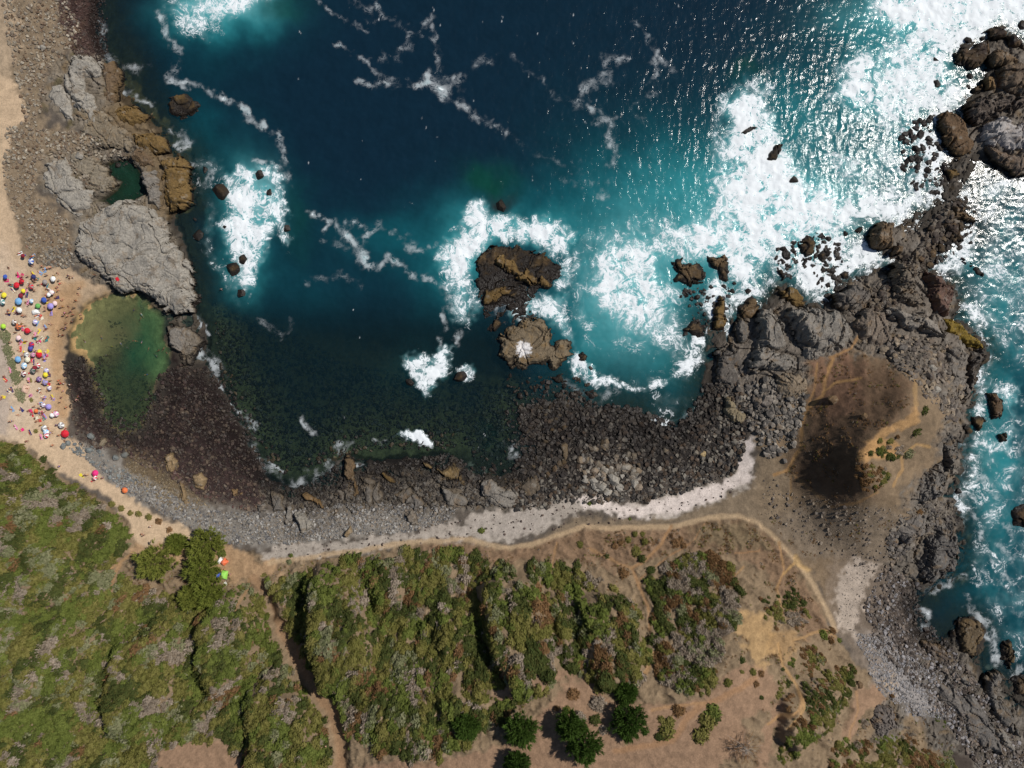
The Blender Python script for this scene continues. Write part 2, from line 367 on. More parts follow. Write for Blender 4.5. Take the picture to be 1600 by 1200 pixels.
# the bathing beach
SAND = P(-80,110, 20,120, 35,150, 48,185, 25,200, 12,230, 8,290, 22,340, 32,395, 62,415, 110,418, 140,438, 178,458, 140,470, 116,490, 100,520, 105,560, 104,600, 110,640, 104,668, 128,700,
         150,735, 200,772, 225,795, 270,815, 310,836, 262,856, 235,868, 208,850, 206,832, 195,806, 150,765, 105,738, 62,715, 22,690, -80,664)
m = zone(SAND, 8, .3); SANDM = m.copy(); lay(m, rgb(184, 160, 132), 0.1); ROCKM *= 1 - m
m = zone(P(-80,380, 40,420, 70,480, 72,560, 60,640, 30,690, -80,680), 40, .6); lay(m * SANDM * .6, rgb(186, 168, 148), 0.08)
m = zone(P(70,450, 130,440, 118,490, 100,520, 104,600, 108,660, 88,650, 82,580, 72,520), 18, .5); lay(m * SANDM * .75, rgb(166, 132, 96), 0.12)
m = zone(P(-80,520, 14,530, 18,600, 12,680, -80,690), 10, .3); lay(m * SANDM * .8, rgb(160, 146, 134), 0.12)
m = zone(P(-80,360, 15,380, 15,410, -80,420), 20, .3); lay(m * SANDM * .8, rgb(190, 168, 144), 0.1)
m = zone(P(-80,0, 15,0, 30,40, 20,120, -80,120), 18, 1); lay(m * .8, rgb(166, 146, 122), 0.25)
# sandy saddle by the tents and the bare ground at the bottom
DIRT = [P(205,850, 260,852, 300,845, 345,850, 372,858, 400,880, 430,878, 440,895, 395,905, 355,912, 350,890, 330,905, 260,870, 200,872),
        P(540,1210, 600,1190, 700,1188, 760,1172, 800,1160, 850,1100, 885,1068, 925,1062, 945,1085, 960,1095, 1020,1098, 1050,1105, 1090,1095, 1130,1062, 1160,1032, 1200,1045, 1215,1075, 1205,1110, 1160,1120, 1130,1150, 1120,1210),
        P(245,1178, 300,1155, 350,1162, 385,1195, 380,1215, 240,1215), P(770,1075, 800,1070, 815,1095, 775,1100), P(1120,1100, 1160,1120, 1170,1180, 1110,1200, 1080,1160), P(800,1040, 860,1050, 900,1045, 910,1062, 850,1070),
        P(1200,1120, 1222,1080, 1215,1140, 1195,1200, 1180,1200), P(1340,1075, 1375,1070, 1390,1090, 1350,1115, 1330,1160, 1318,1150)]
DIRTM = np.zeros(PX.shape)
for i, pl in enumerate(DIRT):
    m = zone(pl, 8, .4); DIRTM = np.maximum(DIRTM, m); lay(m, [rgb(158, 130, 100), rgb(138, 112, 90)][i > 0], 0.18)
m = zone(P(1158,955, 1200,965, 1212,985, 1205,1020, 1190,1040, 1165,1020, 1150,985), 14, 1); lay(m * .8, rgb(164, 134, 94), 0.3); DIRTM = np.maximum(DIRTM, m)
m = zone(P(1195,985, 1235,985, 1250,1000, 1235,1030, 1205,1030), 14, 1); lay(m * .6, rgb(158, 126, 86), 0.25)
# trodden tracks
PATHS = [(P(420,880, 480,872, 560,860, 640,848, 720,841, 785,855, 830,852, 868,838, 915,822, 980,826, 1050,822, 1102,811, 1150,804, 1188,818, 1218,848, 1250,878, 1285,940, 1306,985), 4.5, rgb(172, 148, 118)),
 (P(1050,822, 1032,850, 1003,880, 988,888, 998,915, 1014,948, 1016,985), 3, rgb(152, 118, 84)), (P(920,858, 950,872, 988,888), 2.5, rgb(150, 118, 84)), (P(870,848, 862,890), 2, rgb(150, 118, 84)),
 (P(1024,1020, 1010,1050, 1003,1058), 4, rgb(160, 126, 88)), (P(1218,848, 1224,890, 1216,920, 1222,960), 2, rgb(156, 122, 84)), (P(1242,878, 1224,896), 2.5, rgb(172, 138, 92)), (P(1244,868, 1250,880, 1262,890), 5, rgb(182, 150, 104)),
 (P(1240,1000, 1290,985, 1305,995), 2.5, rgb(160, 128, 90)), (P(1215,1005, 1222,1040, 1245,1070, 1248,1095, 1225,1130), 2.5, rgb(166, 132, 90)), (P(960,1172, 1020,1165, 1055,1155, 1072,1125, 1095,1103, 1140,1085, 1180,1060), 6, rgb(150, 116, 86)),
 (P(1020,1110, 1075,1102, 1100,1098), 3, rgb(158, 124, 90)), (P(1300,562, 1290,595, 1286,618, 1262,640, 1252,668, 1252,700, 1232,732, 1208,740), 3.0, rgb(160, 124, 82)), (P(1286,612, 1305,598, 1345,590), 2, rgb(164, 128, 84)),
 (P(1278,570, 1272,610, 1262,640), 2, rgb(150, 116, 78)), (P(1296,560, 1330,545, 1345,520), 2.5, rgb(150, 116, 78)), (P(1242,740, 1265,765, 1300,790, 1340,785, 1370,770), 2.5, rgb(142, 112, 78)), (P(1236,740, 1238,780), 2, rgb(140, 112, 78)),
 (P(1412,710, 1430,695, 1452,700), 2.5, rgb(170, 136, 92)), (P(1432,632, 1428,590, 1410,575), 4, rgb(150, 122, 86)), (P(1408,712, 1410,735, 1395,760), 2.5, rgb(160, 128, 88)),
 (P(1000,905, 1030,880, 1062,862, 1085,842, 1100,820), 1.2, rgb(146, 112, 80)), (P(1148,862, 1185,862), 1.2, rgb(146, 112, 80)), (P(1160,886, 1136,912), 2, rgb(156, 124, 88)),
 (P(188,880, 178,900, 172,925), 3, rgb(156, 124, 90)), (P(160,895, 185,880, 205,862), 2.5, rgb(150, 120, 86)), (GULLY, 9, rgb(146, 116, 88)), (P(390,905, 385,930, 375,960), 2.5, rgb(140, 112, 80)),
 (P(740,1060, 770,1070, 790,1040, 795,1020), 3, rgb(150, 118, 86)), (P(1200,1130, 1240,1100, 1248,1080), 3, rgb(160, 126, 88)), (P(1325,1155, 1340,1110, 1338,1080), 2, rgb(150, 118, 86))]
for pts, w, c in PATHS:
    d = line_d(HX, HY, pts, 30)
    m = 1 - sstep(w * .35, w * 1.35, d + (1.2 + .35 * w) * N2)
    PATHM = np.maximum(PATHM, m); lay(m * .82, c, 0.12); ROCKM *= 1 - m
    Z = Z - 0.12 * m
# sea floor: dark weedy bottom, sand in the pool
UW = sstep(1, -5, sdl)
lay(UW, rgb(44, 44, 36), 0.4)
m = zone(P(330,480, 520,520, 640,560, 820,600, 790,700, 560,720, 440,740, 380,660), 30, 1); lay(m * UW, rgb(74, 72, 52), 0.5, N3)
pm = sstep(-4, 8, sdpool)
lay(pm, rgb(92, 84, 58), 0.4)
m = zone(P(175,458, 225,462, 245,490, 215,520, 180,545, 140,560, 105,550, 104,515, 120,485, 140,470), 20, .5); lay(m * np.maximum(pm, sstep(-14, 0, sdpool) * SANDM), rgb(170, 140, 96), 0.15)
m = zone(P(215,470, 250,495, 256,540, 262,575, 240,595, 222,570, 215,520), 20, .5); lay(m * pm, rgb(120, 128, 84), 0.2)
inm = sstep(-4, 3, sdin); lay(inm, rgb(62, 66, 44), .3); ROCKM *= 1 - inm * .8
# weed and wrack stains
m = sstep(.22, .42, fbm(PX / 26, PY / 26, 4, 300)) * zone(P(60,60, 130,60, 200,210, 220,320, 150,340, 70,240), 30, 1) * (sdl > 2); lay(m * .6, rgb(84, 76, 42), 0.3)
m = sstep(.3, .5, fbm(PX / 9, PY / 9, 3, 310)) * np.clip(WSM, 0, 1) * zone(P(400,800, 860,780, 1160,740, 1160,800, 860,850, 400,880), 10); lay(m * .45, rgb(96, 80, 74), 0.2)
m = sstep(.15, .5, fbm(PX / 18, PY / 18, 3, 320)) * (ROCKM > .4); lay(m * .55, rgb(112, 92, 64), 0.2)
m = sstep(.05, .4, fbm(PX / 14, PY / 14, 3, 330)) * (ROCKM > .4); lay(m * .55, rgb(124, 118, 110), 0.2)
# wet dark band at the water's edge on open rock and cobbles
m = zone(P(180,90, 300,230, 305,330, 270,340, 240,330, 225,240, 160,180), 20, .6); lay(m * (ROCKM > .3) * .6, rgb(104, 84, 54), .3)
wet = (1 - sstep(0.4, 1.1, Z + .35 * N2)) * (sdl > -6) * (1 - np.clip(SANDM + pm, 0, 1)); C = C * (1 - .62 * wet[..., None])
wetsand = (1 - sstep(0.35, 0.8, Z)) * SANDM; C = C * (1 - .25 * wetsand[..., None])
# relief
rel = .85 * rock_relief(GX, GY, 0.7, 5.6, 11) + .4 * rock_relief(GX, GY, 0.7, 2.2, 41)
Z = Z + np.clip(ROCKM, 0, 1) * (1.25 * rel) * sstep(-30, 10, sdl)
soft = 1 - np.clip(np.maximum(np.maximum(SANDM, WSM), PATHM), 0, 1)
TH = np.arctan2(PY - 480, PX - 740); RR = np.hypot(PX - 740, PY - 480)
STK = fbm(TH * 28, RR / 70, 3, 950)
Z = Z + HILL * soft * (1 - DIRTM) * sstep(880, 960, PY + .25 * np.abs(PX - 740) * (PX < 740)) * 1.5 * STK
Z = Z + soft * (0.10 * N3 + 0.16 * N2) + HILL * soft * (0.9 * N2 + 0.25 * N3) * (1 - DIRTM * .8) + BURNM * 0.35 * N2 + 0.03 * N3
def blur1(a, n):
    p = np.pad(a, n, mode='edge'); c = np.cumsum(np.insert(p, 0, 0.0)); return (c[2 * n + 1:] - c[:-2 * n - 1]) / (2 * n + 1)
for r_ in np.where(np.abs(ys) > 135)[0]: Z[r_] = blur1(Z[r_], 40)      # country beyond the photo runs on smoothly
for c_ in np.where(np.abs(xs) > 177)[0]: Z[:, c_] = blur1(Z[:, c_], 40)
C = np.clip(C * (1 + 0.22 * N3 + 0.1 * N2)[..., None], 0.004, 0.85)

def zat(x, y):
    ix = np.clip(np.searchsorted(xs, x) - 1, 0, len(xs) - 2); iy = np.clip(np.searchsorted(ys, y) - 1, 0, len(ys) - 2)
    fx = np.clip((x - xs[ix]) / (xs[ix + 1] - xs[ix]), 0, 1); fy = np.clip((y - ys[iy]) / (ys[iy + 1] - ys[iy]), 0, 1)
    return (Z[iy, ix] * (1 - fx) + Z[iy, ix + 1] * fx) * (1 - fy) + (Z[iy + 1, ix] * (1 - fx) + Z[iy + 1, ix + 1] * fx) * fy
def gat(A, x, y):
    ix = np.clip(np.searchsorted(xs, x) - 1, 0, len(xs) - 2); iy = np.clip(np.searchsorted(ys, y) - 1, 0, len(ys) - 2)
    return A[iy, ix]

# ------------------------------------------------------------------ mesh helpers
def tag(o, label=None, cat=None, group=None, kind=None):
    if label: o['label'] = label
    if cat: o['category'] = cat
    if group: o['group'] = group
    if kind: o['kind'] = kind
    return o
def mesh_np(name, co, faces, mat=None, smooth=False):
    """co (n,3), faces (m,k) with k = 3 or 4"""
    me = bpy.data.meshes.new(name)
    co = np.ascontiguousarray(co, np.float32); faces = np.ascontiguousarray(faces, np.int32)
    me.vertices.add(len(co)); me.vertices.foreach_set('co', co.ravel())
    m, k = faces.shape
    me.loops.add(m * k); me.loops.foreach_set('vertex_index', faces.ravel())
    me.polygons.add(m); me.polygons.foreach_set('loop_start', np.arange(0, m * k, k, dtype=np.int32))
    me.update(calc_edges=True)
    me.polygons.foreach_set('use_smooth', np.full(m, smooth))
    if mat: me.materials.append(mat)
    return me
def fattr(me, name, v):
    a = me.attributes.new(name, 'FLOAT', 'POINT'); a.data.foreach_set('value', np.ascontiguousarray(v, np.float32).ravel())
def cattr(me, name, c):
    a = me.attributes.new(name, 'FLOAT_COLOR', 'POINT')
    v = np.ones((len(c), 4), np.float32); v[:, :3] = c; a.data.foreach_set('color', v.ravel())
def vattr(me, name, v):
    a = me.attributes.new(name, 'FLOAT_VECTOR', 'POINT'); a.data.foreach_set('vector', np.ascontiguousarray(v, np.float32).ravel())
def link(name, me, parent=None, loc=(0, 0, 0), rz=0.0):
    o = bpy.data.objects.new(name, me); COL.objects.link(o)
    o.location = loc; o.rotation_euler = (0, 0, rz)
    if parent: o.parent = parent
    return o

# ------------------------------------------------------------------ materials
class NT:
    def __init__(s, name):
        s.m = bpy.data.materials.new(name); s.m.use_nodes = True; s.t = s.m.node_tree; s.t.nodes.clear()
        s.out = s.n('ShaderNodeOutputMaterial')
    def n(s, ty, **kw):
        nd = s.t.nodes.new(ty)
        for k, v in kw.items(): setattr(nd, k, v)
        return nd
    def l(s, a, b): s.t.links.new(a, b)
    def put(s, sock, v):
        if hasattr(v, 'is_output') or isinstance(v, bpy.types.NodeSocket): s.l(v, sock)
        elif isinstance(v, (tuple, list, np.ndarray)): sock.default_value = (*[float(q) for q in v], 1.0)[:len(sock.default_value)]
        else: sock.default_value = v
    def math(s, op, a, b=0.0, c=0.0, clamp=False):
        nd = s.n('ShaderNodeMath', operation=op, use_clamp=clamp)
        for i, v in enumerate((a, b, c)): s.put(nd.inputs[i], v)
        return nd.outputs[0]
    def mix(s, f, a, b, mode='MIX'):
        nd = s.n('ShaderNodeMix', data_type='RGBA', blend_type=mode)
        s.put(nd.inputs['Factor'], f); s.put(nd.inputs[6], a); s.put(nd.inputs[7], b)
        return nd.outputs[2]
    def rng(s, v, a, b, c=0.0, d=1.0, smooth=True):
        nd = s.n('ShaderNodeMapRange', interpolation_type='SMOOTHSTEP' if smooth else 'LINEAR')
        for i, q in enumerate((v, a, b, c, d)): s.put(nd.inputs[i], q)
        return nd.outputs[0]
    def noise(s, vec, scale, detail=4.0, rough=0.55, dist=0.0, ty='FBM'):
        nd = s.n('ShaderNodeTexNoise', noise_type=ty)
        if vec is not None: s.l(vec, nd.inputs['Vector'])
        nd.inputs['Scale'].default_value = scale; nd.inputs['Detail'].default_value = detail
        nd.inputs['Roughness'].default_value = rough; nd.inputs['Distortion'].default_value = dist
        return nd.outputs[0]
    def pos(s): return s.n('ShaderNodeNewGeometry').outputs['Position']
    def attr(s, name, ty='GEOMETRY'): return s.n('ShaderNodeAttribute', attribute_name=name, attribute_type=ty)
    def bsdf(s, col, rough=0.85, normal=None, spec=0.3):
        b = s.n('ShaderNodeBsdfPrincipled'); s.put(b.inputs['Base Color'], col); s.put(b.inputs['Roughness'], rough)
        b.inputs['Specular IOR Level'].default_value = spec
        if normal is not None: s.l(normal, b.inputs['Normal'])
        return b.outputs[0]
    def bump(s, h, strength=0.5, dist=0.1):
        nd = s.n('ShaderNodeBump'); nd.inputs['Strength'].default_value = strength; nd.inputs['Distance'].default_value = dist
        s.l(h, nd.inputs['Height']); return nd.outputs[0]
    def done(s, sh): s.l(sh, s.out.inputs[0]); return s.m

def mat_ground():
    k = NT('ground'); p = k.pos(); a = k.attr('alb').outputs['Color']
    n1 = k.noise(p, 2.2, 5, 0.65); n2 = k.noise(p, 0.5, 4, 0.6)
    v = k.math('ADD', k.math('MULTIPLY', n1, 0.9), k.math('MULTIPLY', n2, 0.5))
    v = k.rng(v, 0.4, 1.0, 0.72, 1.28, False)
    c = k.mix(1.0, a, k.n('ShaderNodeCombineColor').outputs[0], 'MULTIPLY')
    cc = c.node; comb = [l.from_node for l in k.t.links if l.to_node == cc and l.from_node.type == 'COMBINE_COLOR'][0]
    for i in range(3): k.l(v, comb.inputs[i])
    return k.done(k.bsdf(c, 0.92, k.bump(n1, 0.6, 0.25), 0.15))
M_GROUND = mat_ground()
def scaled(k, col, v):
    comb = k.n('ShaderNodeCombineColor')
    for i in range(3): k.l(v, comb.inputs[i])
    return k.mix(1.0, col, comb.outputs[0], 'MULTIPLY')
def mat_rock(name, src):
    k = NT(name); p = k.pos()
    col = k.n('ShaderNodeObjectInfo').outputs['Color'] if src == 'OBJ' else k.attr('col', 'INSTANCER').outputs['Color']
    n1 = k.noise(p, 1.7, 6, 0.65); n2 = k.noise(p, 0.33, 4, 0.6, 0.5)
    col = scaled(k, col, k.rng(n1, 0.3, 0.7, 0.62, 1.35, False))
    col = k.mix(k.math('MULTIPLY', k.rng(n2, 0.52, 0.66), 0.4 if src == 'OBJ' else 0.15), col, rgb(116, 90, 56))      # iron and lichen stain
    col = k.mix(k.math('MULTIPLY', k.rng(k.noise(p, 0.6, 5, .6), 0.55, 0.68), 0.4), col, rgb(150, 144, 134))
    sz = k.n('ShaderNodeSeparateXYZ'); k.l(p, sz.inputs[0])
    z = k.math('ADD', sz.outputs[2], k.math('MULTIPLY', k.math('SUBTRACT', n2, 0.5), 1.8))
    col = k.mix(k.rng(z, 1.4, 2.6, 0.5 if src == 'OBJ' else 0.25, 0.0), col, rgb(84, 66, 36) if src == 'OBJ' else rgb(58, 48, 40))                            # brown weed zone
    col = k.mix(k.rng(z, 0.75, 1.6, 0.95, 0.0) if src == 'OBJ' else k.rng(z, 0.3, 1.9, 0.78, 0.0), col, rgb(30, 25, 22))                         # black wet zone
    rough = k.rng(z, 0.4, 1.2, 0.45, 0.9)
    return k.done(k.bsdf(col, rough, k.bump(n1, 0.8, 0.3), 0.3))
M_ROCK = mat_rock('rock', 'OBJ'); M_COBBLE = mat_rock('cobble', 'INST')

# ------------------------------------------------------------------ terrain sheets (one grid, cut along what the ground is)
NY, NX = PX.shape
idx = np.arange(NY * NX).reshape(NY, NX)
F = np.stack([idx[:-1, :-1], idx[:-1, 1:], idx[1:, 1:], idx[1:, :-1]], -1).reshape(-1, 4)
VERT = np.stack([GX, GY, Z], -1).reshape(-1, 3)
cls = np.full(PX.shape, 3)
cls[HILL > .5] = 4
cls[(ROCKM > .5)] = 2
cls[(SANDM > .5) | (WSM > .5)] = 1
cls[(PATHM > .5) | (DIRTM > .6)] = 5
cls[(sdl < 0) | (sdpool > 6) | (sdin > 2)] = 0
cls = cls.ravel()[F[:, 0]]
gz, gx = np.gradient(Z, ys, xs)[0], np.gradient(Z, ys, xs)[1]
NRM = np.stack([-gx, -gz, np.ones_like(gx)], -1); NRM /= np.linalg.norm(NRM, axis=-1, keepdims=True); NRM = NRM.reshape(-1, 3)
CF = C.reshape(-1, 3)
for c, nm, lb, ct in ((0, 'seabed', 'dark weedy sea floor under the clear cove water', 'seabed'), (1, 'beach', 'pale sand of the bathing beach and the shell strip', 'beach'),
              (2, 'rocky_shore', 'jointed grey bedrock of the headland and shore', 'rock'), (3, 'cobble_shore', 'cobbled ground between the rocks and the sand', 'shore'),
              (4, 'hillside', 'brown earth hillside under the scrub', 'hillside'), (5, 'path', 'trodden tan footpaths and bare earth clearings', 'path')):
    f = F[cls == c]
    u, inv = np.unique(f, return_inverse=True)
    me = mesh_np(nm, VERT[u], inv.reshape(-1, 4), M_GROUND, True)
    cattr(me, 'alb', CF[u])
    if c == 2: me.polygons.foreach_set('use_smooth', np.zeros(len(me.polygons), bool))
    else: me.normals_split_custom_set_from_vertices(NRM[u].astype(np.float32))
    tag(link(nm, me), lb, ct, None, 'structure')
# ------------------------------------------------------------------ the sea
VX = np.clip(800 + GX / S, -100, 1700); VY = np.clip(600 - GY / S, -80, 1280)
v1 = fbm(VX / 50, VY / 50, 4, 403); v2 = fbm(VX / 50, VY / 50, 4, 450)
UX = VX + 16 * v1 + 5 * noise(VX / 8, VY / 8, 471); UY = VY + 16 * v2 + 5 * noise(VX / 8, VY / 8, 472)
QX = VX + 26 * v1; QY = VY + 26 * v2
DEPTH = np.maximum(-Z, 0)
def blob(cx, cy, rx, ry, rot=0.0):
    c, s_ = math.cos(math.radians(rot)), math.sin(math.radians(rot))
    dx = QX - cx; dy = QY - cy
    u = (c * dx + s_ * dy) / rx; v = (-s_ * dx + c * dy) / ry
    return np.exp(-(u * u + v * v))
T = np.zeros(PX.shape + (3,)); T[:] = rgb(14, 37, 52)
def tint(m, col):
    global T
    T = T * (1 - m[..., None]) + np.array(col)[None, None] * m[..., None]
TEAL = rgb(18, 84, 94); TURQ = rgb(58, 152, 158); PALE = rgb(138, 206, 210); DTEAL = rgb(13, 46, 58); GREEN = rgb(14, 66, 54)
for a in ((330,250,90,130,0), (420,420,100,100,0), (560,400,120,60,10), (640,420,120,70,0), (470,540,140,90,0), (1000,250,90,120,0), (300,120,60,90,30), (740,560,90,80,0), (880,610,80,50,0), (900,250,90,100,20), (1260,130,120,90,0)):
    tint(.8 * blob(*a), DTEAL)
for a, w in (((340,40,90,42,0),.9), ((310,230,36,70,-10),.6), ((390,350,50,100,0),.65), ((440,300,40,40,0),.3), ((620,375,90,36,8),.7), ((700,430,60,90,0),.75), ((810,340,130,50,0),.75), ((960,310,120,70,-20),.75), ((1080,290,110,80,-10),.9), ((1000,470,130,150,0),.95),
     ((1000,360,100,60,0),.8), ((1270,190,110,70,15),.9), ((1180,330,150,110,0),.95), ((1400,110,110,110,0),.9), ((1050,600,60,60,0),.7), ((900,520,40,100,0),.8), ((640,590,70,50,0),.5), ((1560,450,60,120,0),.7), ((1545,760,60,140,0),.85), ((1520,900,70,60,0),.7),
     ((1570,1000,60,70,0),.6), ((1340,230,90,60,0),.8), ((480,460,70,40,0),.25), ((330,480,30,60,0),.4), ((900,610,60,30,0),.5), ((1160,440,60,60,0),.9), ((1600,560,60,120,0),.4)):
    tint(w * blob(*a), TEAL)
for a, w in (((345,15,75,34,0),.9), ((1060,295,90,48,-8),.45), ((1000,450,85,110,0),.9), ((1200,320,120,70,0),.85), ((375,330,34,70,0),.6), ((380,430,30,40,0),.6), ((720,400,36,60,0),.6), ((1260,190,70,45,20),.3), ((1440,120,90,90,0),.8), ((1480,30,140,36,0),.9),
     ((1120,380,60,50,0),.85), ((1320,330,100,50,0),.9), ((820,355,80,24,0),.6), ((1160,440,36,50,0),.7), ((1535,620,30,160,-8),.6), ((1540,720,26,90,0),.4), ((660,575,30,24,0),.6), ((1045,570,36,30,0),.4), ((930,540,30,60,0),.4), ((1560,500,30,90,0),.3)):
    tint(w * blob(*a), TURQ)
for a, w in (((350,5,50,18,0),.7), ((990,450,55,80,0),.6), ((1230,330,80,50,0),.7), ((1500,20,120,22,0),.7), ((1320,340,80,30,0),.7), ((1120,370,40,36,0),.5), ((400,310,30,40,0),.5)):
    tint(w * blob(*a), PALE)
for a, w in (((765,285,42,26,15),.85), ((1165,105,22,16,0),.5), ((440,10,34,16,0),.5), ((465,340,20,60,0),.35), ((775,690,26,30,0),.6)):
    tint(w * blob(*a), GREEN)
tint(.8 * blob(783, 322, 22, 16), rgb(40, 32, 28))
for a in ((770,667,7,4,0), (782,680,5,4,0), (764,697,11,5,0)):
    tint(.8 * blob(*a), rgb(24, 110, 90))
plm = sstep(-6, 4, poly_sd(VX, VY, POOL, 60))
tint(plm, rgb(58, 70, 50))
tint(plm * np.clip(1.1 * blob(140, 520, 40, 40), 0, 1), rgb(118, 112, 80))
tint(plm * np.clip(1.2 * blob(232, 545, 34, 60), 0, 1), rgb(40, 86, 62))
cove = sstep(430, 540, VY) * sstep(860, 780, VX) * (1 - plm)
tint(.85 * cove, rgb(13, 32, 37))
T = T * (1 + .18 * fbm(VX / 22, VY / 22, 4, 480))[..., None]
ALPHA = 1 - np.exp(-((0.62 - .3 * cove) * DEPTH + 0.05))
ALPHA = np.where(plm > .5, 1 - np.exp(-(0.5 * DEPTH + 0.03)), ALPHA)

inl = sstep(-8, -2, poly_sd(VX, VY, INLET, 60))
tint(inl, rgb(30, 66, 50)); ALPHA = np.where(inl > .5, 1 - np.exp(-(.9 * DEPTH + .15)), ALPHA)
# how much surf there is, 0..1, before the lace is cut into it
FM = np.zeros(PX.shape)
THN = np.clip(0.62 + 1.1 * fbm(VX / 20, VY / 20, 3, 490), 0.05, 1.25)
def foam(poly, d, soft=26.0, exact=False):
    global FM
    sd = poly_sd(UX, UY, poly, 90)
    FM = np.maximum(FM, d * (sstep(-soft * .8, soft * .9, sd) * .72 + .28 * sstep(-soft * 2.2, 0, sd)))
WISP_GLINT = np.zeros(PX.shape)  # thin foam wisps, plus the sun glints painted in further down
def thread(pts, w, d):
    global FM, WISP_GLINT
    q = line_d(UX, UY, pts, 50)
    g = d * np.exp(-(q / (w * .85)) ** 2) * THN
    FM = np.maximum(FM, .74 * g); WISP_GLINT = np.maximum(WISP_GLINT, .84 * g)
foam(P(252,-60, 440,-60, 432,8, 395,20, 345,52, 318,66, 290,60, 268,36, 252,14), .62, 34)
foam(P(330,-60, 420,-60, 410,6, 370,22, 330,20), .72, 20)
for a in ((P(248,20, 262,52, 276,92, 268,122, 300,132, 345,152, 372,168, 388,188, 430,206, 438,235, 452,268), 9, .66), (P(300,132, 352,150, 390,185), 7, .62), (P(205,150, 190,140, 232,158), 8, .5), (P(150,15, 162,48, 158,80, 180,100), 10, .62), (P(185,100, 215,112, 235,100), 8, .5),
          (P(190,145, 215,150, 235,160), 7, .6), (P(268,205, 300,215, 285,230), 9, .62), (P(300,255, 335,250, 320,290), 8, .5), (P(395,250, 435,262, 455,290), 7, .62)):
    thread(*a)
foam(P(345,272, 375,262, 398,268, 408,290, 430,300, 442,320, 440,345, 460,372, 452,382, 432,352, 418,392, 402,420, 388,462, 368,452, 378,420, 352,390, 338,352, 362,330, 352,300), .82, 20)
foam(P(300,240, 345,230, 350,262, 330,300, 345,330, 330,380, 360,420, 395,470, 370,480, 330,420, 305,360, 310,300), .5, 20)
foam(P(395,255, 425,255, 445,275, 440,300, 455,340, 440,330, 425,300, 405,285), .72, 14)
for a in ((P(485,330, 510,345, 520,350, 508,362), 8, .62), (P(535,358, 545,372, 560,395, 572,412, 588,418), 12, .72), (P(560,395, 568,370, 590,352, 560,348, 545,352), 10, .58), (P(585,415, 605,402, 640,425, 668,432, 690,440), 7, .62), (P(690,445, 700,470, 712,490, 722,520, 712,540), 9, .66), (P(520,345, 560,352, 600,360, 640,370), 6, .45),
          (P(612,368, 650,372, 640,395, 690,380), 8, .5), (P(640,430, 690,440), 5, .5), (P(400,500, 440,520, 460,500), 8, .36), (P(480,440, 540,430, 560,445), 9, .36), (P(500,380, 540,385), 8, .36)):
    thread(*a)
for a in ((P(496,0, 520,25, 545,34, 575,50), 6, .5), (P(588,0, 605,25, 640,50, 645,70, 660,40, 672,25), 8, .52), (P(645,75, 615,92, 598,92), 10, .52), (P(672,40, 682,85, 688,115), 7, .5), (P(525,70, 570,92, 600,118, 640,125), 7, .5), (P(560,125, 620,132, 665,135, 700,155, 735,175, 785,203), 9, .56), (P(690,118, 715,122, 735,105, 770,90), 11, .46), (P(545,5, 580,15, 585,30), 10, .42),
          (P(665,125, 690,140, 715,155), 15, .74), (P(700,135, 715,120), 12, .66), (P(892,160, 915,140, 940,130, 950,95, 970,88), 14, .5), (P(910,150, 945,128), 14, .56), (P(990,35, 1015,58, 1025,85, 1026,120, 1012,150), 9, .54), (P(1020,90, 1055,112), 10, .5), (P(925,165, 938,195, 950,185, 958,225, 952,260, 945,310), 9, .54),
          (P(1000,160, 985,175, 1010,200), 8, .36), (P(785,203, 850,240, 900,280), 8, .3), (P(870,280, 930,290, 905,260), 10, .4), (P(800,90, 850,130, 870,160), 7, .34)):
    thread(*a)
foam(P(678,408, 690,382, 722,352, 735,318, 755,316, 768,340, 800,334, 850,340, 888,352, 902,372, 888,392, 892,440, 870,460, 880,400, 845,392, 800,378, 770,380, 748,400, 735,430, 740,470, 728,490, 712,470, 712,440), .84, 24)
foam(P(690,440, 735,420, 752,480, 735,515, 705,500), .68, 22)
foam(P(820,460, 860,455, 890,455, 880,490, 900,520, 905,560, 895,540, 862,510, 845,490, 800,500, 795,480), .72, 18)
foam(P(745,425, 800,432, 800,448, 755,445), .72, 10)
thread(P(815,500, 800,478, 770,490), 8, .62)
foam(P(935,352, 1000,345, 1050,365, 1080,395, 1050,420, 1060,445, 1100,455, 1070,480, 1090,520, 1100,560, 1070,600, 1030,612, 985,606, 985,590, 1050,585, 1040,560, 960,540, 930,500, 915,440, 920,380), .6, 34)
foam(P(925,385, 990,365, 1040,400, 1050,450, 1040,500, 1000,530, 950,500, 925,450), .78, 34)
foam(P(888,560, 905,548, 925,570, 960,592, 1000,602, 1040,595, 1060,580, 1040,605, 1010,612, 960,605, 915,600, 890,585), .84, 12)
foam(P(1060,540, 1085,522, 1100,535, 1098,560, 1075,580, 1050,590, 1060,565), .86, 14)
foam(P(1010,640, 1030,652, 1060,655, 1085,630, 1094,635, 1080,655, 1040,672, 1012,662), .66, 10)
foam(P(1000,612, 1095,600, 1090,640, 1040,660, 1010,650), .42, 20)
foam(P(1138,160, 1160,135, 1185,128, 1200,170, 1222,215, 1240,262, 1262,285, 1320,300, 1400,285, 1445,300, 1440,330, 1390,352, 1330,360, 1290,380, 1230,395, 1190,430, 1195,465, 1150,475, 1120,420, 1060,400, 1010,360, 1060,345, 1130,345, 1115,300, 1118,240), .84, 44)
foam(P(1130,160, 1190,140, 1215,215, 1250,280, 1240,340, 1180,350, 1140,300, 1135,230), .97, 40)
foam(P(1230,300, 1330,320, 1420,310, 1430,335, 1330,355, 1250,370), .92, 26)
foam(P(1120,300, 1060,360, 1100,400, 1200,420, 1200,340), .72, 34)
